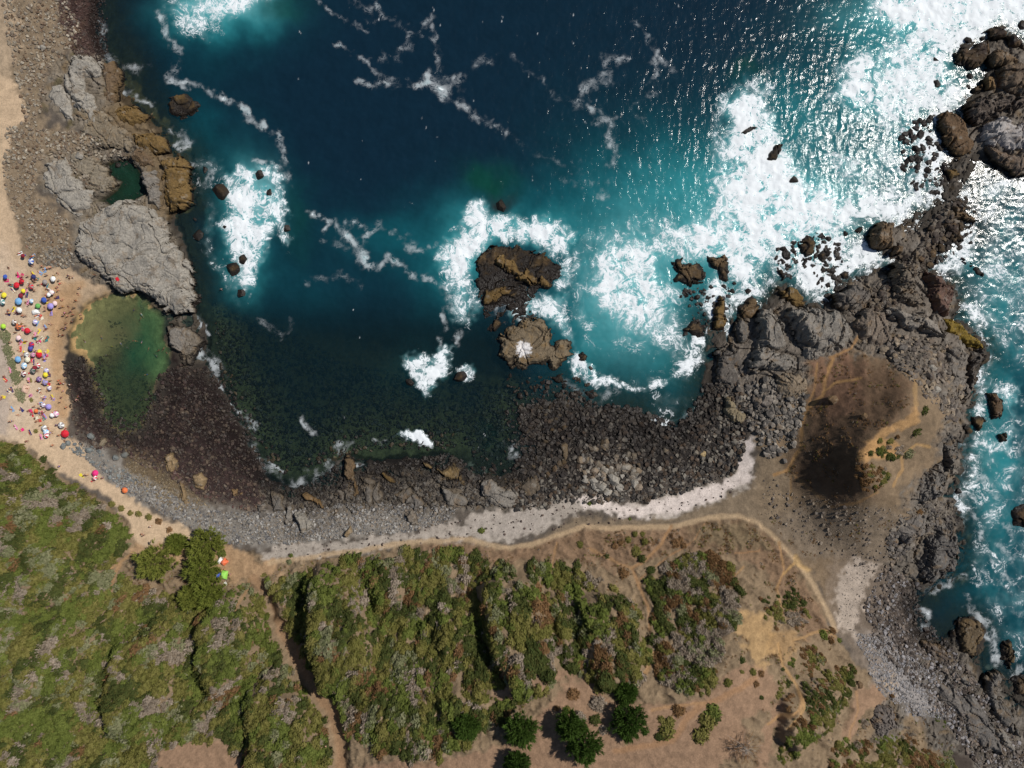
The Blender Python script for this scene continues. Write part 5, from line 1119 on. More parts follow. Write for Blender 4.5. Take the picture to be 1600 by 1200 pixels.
def shrub_scatter(polys, n, r0, r1, seed, wts, clump=.6):
    rg = np.random.default_rng(seed); X = []; Y = []
    area = []
    for pl in polys:
        pa = np.array(pl); area.append(abs(np.dot(pa[:, 0], np.roll(pa[:, 1], 1)) - np.dot(pa[:, 1], np.roll(pa[:, 0], 1))) / 2)
    for pl, a in zip(polys, area):
        px, py = sample_poly(pl, int(n * a / sum(area)) + 1, rg, 17)
        X.append(px); Y.append(py)
    px = np.concatenate(X); py = np.concatenate(Y)
    x, y = to_xy_a(px, py)
    clump = clump - .27 * sstep(560, 700, px) - .14 * sstep(420, 480, px)
    k = (gat(PATHM, x, y) < .3) & ((gat(dg, x, y) > 16) | (py < 900)) & (gat(DIRTM, x, y) < .4) & (gat(SANDM, x, y) < .4)
    k &= fbm(px / 26, py / 26, 3, 800 + seed) > -clump * 1.0
    px, py, x, y = px[k], py[k], x[k], y[k]
    m = len(px)
    sz = r0 + (r1 - r0) * rg.random(m) ** 2.2
    # kind of plant drifts in patches
    th_ = np.arctan2(py - 480, px - 740); rr_ = np.hypot(px - 740, py - 480)
    f = np.stack([fbm(px / 55 + 7 * i, py / 55 - 3 * i, 3, 820 + i) * 1.2 + .8 * fbm(th_ * 24 + 5 * i, rr_ / 75, 2, 860 + i) + rg.normal(size=m) * .15 + w for i, w in enumerate(wts(px, py))], -1)
    kind = f.argmax(-1)
    return px, py, x, y, sz, kind, rg
def w_dense(px, py):
    right = sstep(450, 760, px); left = 1 - right
    return [.20 - .10 * right, .24 + .02 * left, .10 + .12 * right, .0 + .03 * right - .05, -.30 + .24 * right, -.06 + .05 * left]
def w_right(px, py): o = np.zeros_like(px); return [o - .02, o + .0, o + .14, o + .14, o + .06, o - .1]
def w_misc(px, py): o = np.zeros_like(px); return [o - .1, o + .16, o + .14, o - .1, o + .14, o - .2]
def w_sparse(px, py): o = np.zeros_like(px); return [o - .15, o + .1, o - .05, o + .2, o + .28, o - .2]
def w_burn(px, py): o = np.zeros_like(px); return [o - .6, o - .1, o - .3, o - .3, o + .5, o - .5]
SH = []   # big ones become shrubs of their own
def place_scrub(name, label, polys, n, r0, r1, seed, wts, big, clump=.6, hs=1.0):
    px, py, x, y, sz, kind, rg = shrub_scatter(polys, n, r0, r1, seed, wts, clump)
    m = len(px)
    o_ = np.argsort(-sz); bi = o_[:big]; j = o_[big:]
    for q in bi: SH.append((px[q], py[q], x[q], y[q], sz[q] * 1.15, int(kind[q]), 0))
    ang = np.arctan2(-(py[j] - 480), px[j] - 740) + rg.normal(size=len(j)) * .25
    el = rg.uniform(1.0, 1.75, len(j))
    zz = zat(x[j], y[j])
    pick = kind[j] * 2 + rg.integers(0, 2, len(j))
    scl = np.stack([sz[j] * el, sz[j] * rg.uniform(.8, 1.05, len(j)), sz[j] * rg.uniform(.7, 1.25, len(j)) * hs], -1)
    o = gn_scatter(name, SCRUB_COL, np.stack([x[j], y[j], zz - .05], -1), np.stack([ang * 0, ang * 0, ang], -1), scl, pick, np.ones((len(j), 3)))
    tag(o, label, 'scrub', None, 'stuff')
place_scrub('scrub', 'dense green and grey coastal scrub covering the lower slopes', V_DENSE, 25000, .36, 1.75, 1, w_dense, 130, .6, 1.1)
place_scrub('scrub', 'dark scrub on the slope below the forked footpath', V_RIGHT, 4000, .35, 1.5, 2, w_right, 30, .6, 1.3)
place_scrub('scrub', 'patches of scrub on the slope at the lower right', V_MISC, 3400, .3, 1.1, 3, w_misc, 26)
place_scrub('scrub', 'thin dry scrub on the open slopes', V_SPARSE, 2600, .25, .8, 4, w_sparse, 10, .2)
def place_tufts(name, label, polys, n, seed, pick_w, clump=.3):
    rg = np.random.default_rng(seed)
    px, py, x, y, sz, kind, _ = shrub_scatter(polys, n, .12, .42, seed, w_burn, clump)
    zz = zat(x, y); m = len(x)
    o = gn_scatter(name, TUFT_COL, np.stack([x, y, zz], -1), np.stack([x * 0, x * 0, rg.uniform(0, 6.28, m)], -1), np.stack([sz, sz, sz * rg.uniform(.7, 1.2, m)], -1), rg.choice(3, m, p=pick_w), np.ones((m, 3)))
    tag(o, label, 'grass', None, 'stuff')
place_tufts('dry_grass', 'brown dry tussocks on the burnt knoll and its saddle', V_BURN, 5000, 21, [.8, .12, .08])
place_tufts('dry_grass', 'thin dry weeds on the open slopes between the thickets', V_OPEN, 12000, 23, [.5, .3, .2])
place_tufts('dry_grass', 'tan dry grass on the flat above the white sand', V_DRY, 6000, 22, [.62, .2, .18])

HSH = [(68,718,7,2,'round green shrub alone on the sand above the scrub'), (8,527,11,5,'topmost grey green mat plant at the left beach edge'), (11,550,10,5,'second grey green mat plant from the top of the beach edge'), (18,569,9,5,'third grey green mat plant down the beach edge'), (23,590,11,5,'fourth and longest grey green mat plant on the beach'), (31,618,11,5,'lowest grey green mat plant beside the beige tent'),
 (48,625,4,1,'small olive tuft right of the lowest mat plant'), (47,594,4,1,'small olive tuft right of the longest mat plant'), (56,674,4,1,'small olive tuft low on the sand near the red umbrella'), (175,788,6,1,'leftmost of the olive shrubs lining the beach path'), (190,795,6,1,'second olive shrub from the left along the beach path'), (204,802,5,1,'third olive shrub from the left along the beach path'), (217,803,6,1,'fourth olive shrub along the beach path'), (233,808,6,1,'fifth olive shrub along the beach path'), (248,815,6,4,'sixth and rightmost shrub along the beach path'), (265,828,5,4,'low brown shrub at the tip of the path shrubs'),
 (906,851,6,1,'dark round shrub on the tan flat left of the track'), (948,869,5,2,'small round green shrub below the tan flat'), (961,853,5,4,'left brown tussock shrub of the flat cluster'), (969,848,5,4,'upper left brown shrub of the flat cluster'), (982,843,6,1,'upper olive shrub of the flat cluster'), (992,834,5,1,'topmost shrub of the flat cluster'), (1004,834,5,1,'top right shrub of the flat cluster'), (1008,846,6,1,'right shrub of the flat cluster'), (993,862,9,1,'large olive shrub at the foot of the flat cluster'), (1003,872,7,2,'green shrub touching the forked track'), (1016,890,8,2,'round green shrub right of the track fork'), (974,896,9,4,'dark brown round shrub left of the track fork'), (1056,848,8,4,'dark brown shrub on the grass right of the track'), (1063,843,5,4,'small brown shrub beside the dark one on the grass'), (1068,852,5,4,'small brown shrub below its neighbour on the grass'),
 (1088,876,9,0,'bright green round shrub at the top of the right thicket'), (1106,888,10,0,'bright green shrub in the right thicket'), (1075,935,10,0,'green shrub in the middle of the right thicket'), (1095,940,9,0,'green shrub below the middle of the right thicket'), (1020,1003,13,2,'large dark green bush beside the narrow track'), (1012,1018,8,0,'bright green bush under the large dark bush'), (1042,1020,9,1,'olive bush right of the narrow track'),
 (1113,1112,13,0,'upper green bush in the island bed of the dirt road'), (1104,1128,14,1,'middle bush in the island bed of the dirt road'), (1094,1148,13,1,'lower bush in the island bed of the dirt road'), (1118,1122,8,2,'dark bush at the right of the island bed'), (1040,1142,13,1,'olive bush left of the road bend'), (1046,1128,9,1,'upper olive bush left of the road bend'), (1030,1150,8,2,'dark bush at the lower left of the road bend'), (1060,1110,9,4,'brown bush above the road bend'), (1033,1124,6,1,'small olive bush above the road bend bushes'),
 (1137,1067,7,1,'round olive bush at the top of the dirt clearing'), (1159,1050,4,1,'tiny bush at the top of the dirt clearing'), (1176,1050,6,1,'bush at the top right of the dirt clearing'), (1188,1053,6,4,'brown bush at the top right of the dirt clearing'), (1181,1069,5,4,'small brown bush at the right of the dirt clearing'), (1189,1089,4,2,'small dark bush at the right of the dirt clearing'), (1158,1030,6,2,'dark bush left of the yellow bank'),
 (870,1107,5,4,'small brown bush on the bare earth'), (885,1110,7,1,'olive bush on the bare earth'), (895,1085,10,4,'brown bush above the bare earth'), (905,1120,9,3,'grey bush on the bare earth'), (935,1100,12,3,'large grey bush above the dark tree'), (930,1125,9,2,'dark bush left of the dark tree'), (942,1140,7,3,'grey bush below the dark bush'), (1310,1000,5,0,'bright green bush at the end of the white strip'), (1285,992,9,0,'bright green bush beside the white strip'), (1326,1055,7,0,'bright green bush at the top of the right slope'),
 (1418,708,9,5,'round sage bush on the east side of the knoll'), (1372,705,6,0,'green bush on the knoll crest path'), (1374,688,5,1,'olive bush on the knoll crest'), (1360,708,5,2,'dark bush on the knoll crest'), (1444,641,7,2,'dark bush among blocks on the knoll'), (1431,674,8,2,'dark bush east of the orange track'),
 (921,787,4,0,'green cushion on the white shell sand'), (752,829,6,0,'green cushion on the pale sand left'), (984,811,3,0,'tiny green cushion at the edge of the white sand'), (452,878,5,5,'pale green bush by the sandy saddle'), (455,868,4,0,'small yellow green bush above the pale green bush'), (347,865,8,0,'yellow green bush beside the orange tent'), (1435,800,6,4,'brown tussock on the rocky slope'), (505,1145,8,4,'brown bush on the gully rim'), (495,1160,8,1,'olive bush below the gully rim'), (105,845,10,0,'bright green round bush on the left slope'), (110,890,10,2,'dark round bush on the left slope')]
def shrub(px, py, x, y, r, kind, v, label, group, el=1.0, ang=0.0, hs=1.0):
    e = bpy.data.objects.new('shrub', None); COL.objects.link(e)
    e.location = (x, y, float(zat(np.array(x), np.array(y))) - .05); e.rotation_euler = (0, 0, ang); e.scale = (r * el, r, r * hs)
    e.empty_display_size = .3
    link('foliage', BIG_ME[kind][v % 2], e); link('stem', STEM_ME, e)
    tag(e, label, 'shrub', group)
KW = ['bright green', 'olive', 'dark green', 'grey dry', 'brown', 'sage green']
for i, (px, py, r, kd, lb) in enumerate(HSH):
    x, y = to_xy(px, py)
    mat_ = 'mat plant' in lb
    shrub(px, py, x, y, r * S * 1.08, kd, i, lb, None, 1.2 if mat_ else 1.0, -1.1 if mat_ else i * .7, .35 if mat_ else .9)
def area_word(px, py):
    if px < 210: return 'on the left slope' if py < 1000 else 'in the lower left corner'
    if px < 440: return 'on the spur left of the gully'
    if px < 600: return 'on the spur right of the gully'
    if px < 760: return 'on the slope between the two big spurs'
    if px < 900: return 'on the middle spur'
    if px < 1020: return 'on the spur above the bare earth'
    if px < 1190: return 'in the right thicket'
    return 'on the slope at the lower right'
cnt = {}
SH.sort(key=lambda s: -s[4])
for i, (px, py, x, y, r, kd, _) in enumerate(SH[:196]):
    key = (kd, area_word(px, py)); q = cnt.get(key, 0); cnt[key] = q + 1
    lb = '%slargest %s shrub %s' % (ORD[q], KW[kd], key[1]) if q < 4 else 'smaller %s shrub %s' % (KW[kd], key[1])
    shrub(px, py, x, y, r, kd, i, lb, 'shrubs ' + key[1], 1.25, math.atan2(-(py - 480), px - 740))

# trees
def tube(bm, pts, rad, sides=6):
    rings = []
    for i, p in enumerate(pts):
        d = (Vector(pts[min(i + 1, len(pts) - 1)]) - Vector(pts[max(i - 1, 0)])).normalized()
        q = d.to_track_quat('Z', 'Y')
        rings.append([bm.verts.new(Vector(p) + q @ Vector((rad[i] * math.cos(2 * math.pi * k_ / sides), rad[i] * math.sin(2 * math.pi * k_ / sides), 0))) for k_ in range(sides)])
    for a, b in zip(rings[:-1], rings[1:]):
        for k_ in range(sides):
            bm.faces.new((a[k_], a[(k_ + 1) % sides], b[(k_ + 1) % sides], b[k_]))
    bm.faces.new(rings[-1]); bm.faces.new(rings[0][::-1])
def bm_mesh(name, bm, mat):
    me = bpy.data.meshes.new(name); bm.to_mesh(me); bm.free()
    if mat: me.materials.append(mat)
    return me
M_PINE = mat_leaf('pine_needles', (120, 128, 58), (136, 138, 68), (92, 104, 44)); M_DPINE = mat_leaf('dark_needles', (66, 88, 38), (78, 100, 44), (56, 76, 34))
def tree(px, py, r, h, mat, label, seed, name='pine_tree', dead=False, group=None):
    x, y = to_xy(px, py, h * .75)
    rg = random.Random(seed); nr = np.random.default_rng(seed)
    e = bpy.data.objects.new(name, None); COL.objects.link(e); e.location = (x, y, float(zat(np.array(x), np.array(y))) - .1); tag(e, label, 'tree', group)
    bm = bmesh.new(); tube(bm, [(0, 0, 0), (.1, .05, h * .35), (-.05, .1, h * .65), (0, 0, h * .92)], [.26, .2, .13, .05], 8)
    tr = link('trunk', bm_mesh('trunk', bm, M_BARK if not dead else M_DEADWOOD), e)
    tips = []
    bm = bmesh.new()
    nl = 20 if not dead else 34
    for i in range(nl):
        t = (i + .5) / nl; a = i * 2.4 + rg.uniform(-.4, .4); z0 = h * (.22 + .66 * t); L = r * (1.06 - .72 * t ** 1.6) * rg.uniform(.78, 1.12)
        pts = [(0, 0, z0), (math.cos(a) * L * .5, math.sin(a) * L * .5, z0 + .10 * L), (math.cos(a) * L, math.sin(a) * L, z0 + .12 * L * (1 + t))]
        tube(bm, pts, [.09, .06, .025], 4)
        tips.append((a, L, z0, t))
    link('limbs', bm_mesh('limb', bm, M_BARK if not dead else M_DEADWOOD), tr)
    co = []
    for a, L, z0, t in tips:
        for s_ in range(7 if not dead else 3):
            f = .3 + .7 * (s_ + .5) / 7 if not dead else rg.uniform(.5, 1)
            aa = a + rg.uniform(-.34, .34) * (1.1 - .3 * f)
            c = np.array([math.cos(aa) * L * f, math.sin(aa) * L * f, z0 + .12 * L * f + rg.uniform(-.1, .35)])
            d0 = np.array([math.cos(aa), math.sin(aa), .55]); d0 /= np.linalg.norm(d0)
            for b_ in range(32 if not dead else 8):
                d = d0 * 1.1 + nr.normal(size=3) * .62; d /= np.linalg.norm(d)
                w = np.cross(d, nr.normal(size=3)); w /= np.linalg.norm(w) + 1e-9
                ln = rg.uniform(.4, .85); ww = (.105 if not dead else .04) * rg.uniform(.8, 1.3)
                st = c + nr.normal(size=3) * .18
                co += [st - w * ww, st + w * ww, st + d * ln + w * ww * .3, st + d * ln - w * ww * .3]
    if not dead:                              # foliage filling the dome between the limbs
        for s_ in range(120):
            cz = rg.random(); th = rg.uniform(0, 6.28); sr = math.sqrt(1 - cz * cz); lp = rg.uniform(.66, 1.0) * (1 + .16 * math.sin(5 * th + seed) * sr + .12 * math.sin(11 * th + 2 * seed) * sr)
            c = np.array([math.cos(th) * sr * r * lp * .92, math.sin(th) * sr * r * lp * .92, h * (.42 + .56 * cz * lp)])
            d0 = np.array([math.cos(th) * sr, math.sin(th) * sr, cz * .6 + .35]); d0 /= np.linalg.norm(d0)
            for b_ in range(18):
                d = d0 * 1.2 + nr.normal(size=3) * .5; d /= np.linalg.norm(d)
                w = np.cross(d, nr.normal(size=3)); w /= np.linalg.norm(w) + 1e-9
                ln = rg.uniform(.5, 1.25); ww = .12 * rg.uniform(.7, 1.3); st = c + nr.normal(size=3) * .22
                co += [st - w * ww, st + w * ww, st + d * ln + w * ww * .3, st + d * ln - w * ww * .3]
    me = mesh_np('crown', np.array(co), np.arange(len(co)).reshape(-1, 4), mat)
    link('crown', me, e)
tree(235, 881, 5.6, 8.5, M_PINE, 'round pine standing alone left of the dark tree shadow', 1)
tree(272, 850, 2.8, 4.5, M_PINE, 'small pine at the edge of the sandy saddle', 2)
tree(316, 854, 5.2, 9.0, M_PINE, 'upper pine of the row beside the tents', 3)
tree(310, 894, 5.6, 9.0, M_PINE, 'broad middle pine of the row left of the green tent', 4)
tree(294, 936, 3.6, 6.5, M_PINE, 'lower left pine at the end of the row', 5)
tree(324, 930, 4.4, 7.0, M_PINE, 'lower right pine at the end of the row', 6)
tree(813, 1150, 4.8, 8.0, M_DPINE, 'bright topped tree at the bottom centre left of the dark shadow', 7, 'broad_tree')
tree(893, 1142, 4.0, 9.0, M_DPINE, 'dark upper tree of the pair at the bottom centre', 8, 'broad_tree')
tree(914, 1172, 5.0, 9.5, M_DPINE, 'dark lower tree of the pair at the bottom centre', 9, 'broad_tree')
tree(984, 1132, 5.2, 6.0, M_DPINE, 'dark round tree left of the road bend', 10, 'broad_tree')
tree(808, 1200, 3.4, 6.5, M_DPINE, 'tree cut off by the bottom edge', 11, 'broad_tree')
tree(980, 1088, 2.8, 4.0, M_DPINE, 'small dark tree above the dark round tree', 12, 'broad_tree')
tree(728, 1138, 3.6, 4.5, M_DPINE, 'dark tree beside the bare earth left of centre', 13, 'broad_tree')
tree(1165, 1172, 5.0, 5.0, LEAFM[4], 'bare brown tree with spreading branches at the bottom right', 14, 'dead_tree', True)
# ------------------------------------------------------------------ the bathing beach: umbrellas, tents, towels, people
def unique_labels(items):
    """items: list of (object, label, py): same labels get an ordinal counted from the top of the photo"""
    by = {}
    for o, lb, py in items: by.setdefault(lb, []).append((py, o))
    words = ['first', 'second', 'third', 'fourth', 'fifth', 'sixth', 'seventh', 'eighth', 'ninth', 'tenth', 'eleventh', 'twelfth', 'thirteenth', 'fourteenth', 'fifteenth', 'sixteenth']
    for lb, l in by.items():
        if len(l) == 1: l[0][1]['label'] = lb; continue
        l.sort(key=lambda t: t[0])
        for i, (_, o) in enumerate(l):
            o['label'] = lb + (', topmost such one' if i == 0 else ', lowest such one' if i == len(l) - 1 else ', %s such one down' % words[min(i, 15)])
def mat_obj(name, rough=.7, trans=0.0):
    k = NT(name); c = k.n('ShaderNodeObjectInfo').outputs['Color']
    n = k.noise(k.pos(), 5.0, 3, .6)
    c = scaled(k, c, k.rng(n, .3, .7, .88, 1.1, False))
    return k.done(k.bsdf(c, rough))
M_CLOTH = mat_obj('dyed_cloth'); M_SKIN = mat_obj('skin', .6); M_POLE = mat_plain('pole_metal', (190, 190, 188), .4, .05)
def umbrella_meshes():
    bm = bmesh.new(); n = 8; top = bm.verts.new((0, 0, 2.25)); R = 1.0
    prev = [top]; rings = []
    for f, z in ((.35, 2.17), (.7, 1.98), (1.0, 1.72)):
        rg_ = []
        for i in range(n * 2):
            a = math.pi * i / n; rr = R * f * (1.0 if i % 2 == 0 else .955 - .02 * f)
            rg_.append(bm.verts.new((rr * math.cos(a), rr * math.sin(a), z - (0 if i % 2 == 0 else .03 * f))))
        rings.append(rg_)
    val = []
    for i in range(2 * n): val.append(bm.verts.new((rings[-1][i].co.x * 1.01, rings[-1][i].co.y * 1.01, rings[-1][i].co.z - .13)))
    rings.append(val)
    for i in range(2 * n): bm.faces.new((top, rings[0][i], rings[0][(i + 1) % (2 * n)]))
    for a, b in zip(rings[:-1], rings[1:]):
        for i in range(2 * n): bm.faces.new((a[i], b[i], b[(i + 1) % (2 * n)], a[(i + 1) % (2 * n)]))
    can = bm_mesh('canopy', bm, M_CLOTH)
    bm = bmesh.new(); tube(bm, [(0, 0, -.2), (0, 0, 2.36)], [.025, .022], 6); pole = bm_mesh('pole', bm, M_POLE)
    bm = bmesh.new()
    for i in range(8):
        a = 2 * math.pi * i / 8; tube(bm, [(0, 0, 2.2), (.98 * math.cos(a), .98 * math.sin(a), 1.71)], [.012, .01], 4)
    rib = bm_mesh('ribs', bm, M_POLE)
    # contrasting panels: every second gore of the canopy, a hair above it
    bm = bmesh.new(); src = can
    for p in src.polygons:
        c = p.center
        k_ = int(((math.atan2(c.y, c.x) + 2 * math.pi) % (2 * math.pi)) / (math.pi / 4))
        if k_ % 2 == 0:
            nrm = p.normal
            bm.faces.new([bm.verts.new(src.vertices[v].co + nrm * .012) for v in p.vertices])
    pan = bm_mesh('panels', bm, M_CLOTH)
    return can, pole, rib, pan
U_CAN, U_POLE, U_RIB, U_PAN = umbrella_meshes()
UC = {'maroon': (128,30,44), 'blue': (60,90,176), 'red': (206,36,52), 'navy blue': (52,56,110), 'yellow': (232,214,60), 'light blue': (120,172,216), 'white': (236,236,232), 'green': (110,176,90), 'lavender': (164,150,214), 'pale pink': (236,206,206), 'grey': (150,142,140), 'orange': (226,120,70), 'lime': (176,220,70), 'purple': (96,60,130),
      'teal': (60,130,130), 'cream': (226,220,196), 'dark green': (48,80,66), 'mauve': (176,150,180), 'magenta': (226,50,124), 'brown': (120,86,70), 'pink': (228,150,190), 'sky blue': (150,196,232)}
UMB = [(35,399,'maroon',.8,None), (47,408,'blue',1.1,'white'), (8,433,'blue',.9,None), (34,439,'maroon',1.1,'red'), (25,446,'red',1.2,None), (50,432,'navy blue',.9,None), (48,447,'red',1.0,'grey'), (35,453,'yellow',.9,None), (31,463,'maroon',1.0,None), (27,470,'light blue',1.35,None), (5,462,'yellow',1.1,None), (3,471,'teal',1.1,'white'), (67,467,'blue',1.1,None), (49,470,'sky blue',.9,'white'), (57,478,'green',1.0,None), (77,478,'lavender',1.2,None),
       (85,473,'pale pink',1.0,None), (28,483,'white',1.1,None), (80,457,'white',1.0,'pale pink'), (76,461,'white',.9,None), (82,436,'white',1.1,None), (69,440,'grey',1.0,None), (25,510,'orange',1.1,'brown'), (3,509,'lime',1.0,None), (40,516,'red',1.1,None), (27,529,'pale pink',1.0,None), (54,503,'white',1.0,'lavender'), (48,537,'purple',1.1,'red'), (19,503,'white',.9,'brown'), (46,543,'blue',1.0,'purple'), (60,553,'red',1.3,None), (61,549,'yellow',1.0,None), (49,555,'pink',.9,'grey'), (40,554,'grey',1.0,'white'),
       (26,561,'light blue',1.2,None), (41,562,'cream',1.1,None), (36,572,'white',1.2,'sky blue'), (35,584,'maroon',1.0,'white'), (52,575,'maroon',.9,None), (49,579,'dark green',1.1,'grey'), (58,571,'white',.9,'red'), (69,585,'yellow',1.0,None), (69,579,'white',.9,'lavender'), (58,593,'mauve',1.0,'purple'), (68,597,'lavender',1.1,'grey'), (75,606,'mauve',.9,'white'), (65,633,'mauve',.9,'white'), (73,635,'lavender',1.1,None), (54,643,'orange',.8,None), (79,648,'white',.9,None), (85,646,'pink',1.1,'white'), (68,669,'white',1.2,'grey'),
       (69,675,'white',1.1,'sky blue'), (71,681,'red',1.1,'white'), (99,677,'red',1.5,None), (93,664,'white',1.2,'grey'), (147,740,'magenta',1.2,None), (147,748,'red',.9,'white'), (193,767,'orange',1.1,None)]
items = []
USE = []
urg = random.Random(3)
for px, py, c, r, c2 in UMB:
    x, y = to_xy(px, py, 1.9)
    e = bpy.data.objects.new('beach_umbrella', None); COL.objects.link(e); e.location = (x, y, float(zat(np.array(x), np.array(y)))); e.rotation_euler = (urg.uniform(-.16, .16), urg.uniform(-.16, .16), urg.uniform(0, 6)); e.scale = (r * .8, r * .8, 1)
    o = link('canopy', U_CAN, e); o.color = (*rgb(*UC[c]), 1); link('pole', U_POLE, e); link('ribs', U_RIB, o)
    if c2: q = link('panels', U_PAN, o); q.color = (*rgb(*UC[c2]), 1)
    tag(e, None, 'umbrella', 'beach umbrellas on the sand'); USE.append((px, py, c))
    items.append((e, ('%s and %s striped beach umbrella on the sand' % (c, c2)) if c2 else 'plain %s beach umbrella on the sand' % c, py))
unique_labels(items)
# tents: arched skin over two hoops, door panel
def tent(px, py, c, label, L=2.2, W=1.6, H=1.3, rz=.3):
    x, y = to_xy(px, py, 1.0)
    e = bpy.data.objects.new('tent', None); COL.objects.link(e); e.location = (x, y, float(zat(np.array(x), np.array(y)))); e.rotation_euler = (0, 0, rz); tag(e, label, 'tent')
    u = np.linspace(-1, 1, 13); v = np.linspace(-1, 1, 13); U, V = np.meshgrid(u, v)
    sag = np.clip(1 - np.abs(U) ** 2.6, 0, 1) * np.clip(1 - np.abs(V) ** 2.6, 0, 1)
    hh = H * sag ** .5 - .07 * (np.abs(np.abs(U) - np.abs(V)) > .25) * sag
    id_ = np.arange(169).reshape(13, 13); fc = np.stack([id_[:-1, :-1], id_[:-1, 1:], id_[1:, 1:], id_[1:, :-1]], -1).reshape(-1, 4)
    o = link('tent_skin', mesh_np('tent_skin', np.stack([U * L / 2, V * W / 2, hh], -1).reshape(-1, 3), fc, M_CLOTH, True), e); o.color = (*rgb(*c), 1)
    bm = bmesh.new()
    for sgn in (1, -1):
        tube(bm, [(L / 2 * t, sgn * W / 2 * t, H * max(0, 1 - abs(t) ** 2.6) + .03) for t in np.linspace(-1, 1, 11)], [.015] * 11, 4)
    link('pole', bm_mesh('pole', bm, M_POLE), e)
    q = link('door', mesh_np('door', np.array([(L / 2 + .03, -.35, .02), (L / 2 + .03, .35, .02), (L * .37, .22, H * .72), (L * .37, -.22, H * .72)]), np.array([(0, 1, 2, 3)]), M_CLOTH), o); q.color = (*rgb(*[v_ * .6 for v_ in c]), 1)
tent(349, 899, (150,214,92), 'lime green tent beside the middle pine', 2.6, 2.0, 1.4, 1.4)
tent(339, 899, (60,90,190), 'small blue tent between the pine and the lime green tent', 1.7, 1.4, 1.2, 1.2)
tent(349, 879, (232,116,74), 'orange tent on the sandy saddle', 2.0, 1.8, 1.3, .8)
tent(342, 877, (236,236,234), 'white awning tent touching the orange tent', 2.0, 1.4, 1.2, .8)
tent(53, 487, (240,240,236), 'white beach tent below the plain green umbrella', 2.2, 1.6, 1.2, .3)
tent(37, 608, (214,180,158), 'beige beach tent beside the lowest mat plant', 2.6, 1.9, 1.3, 1.2)
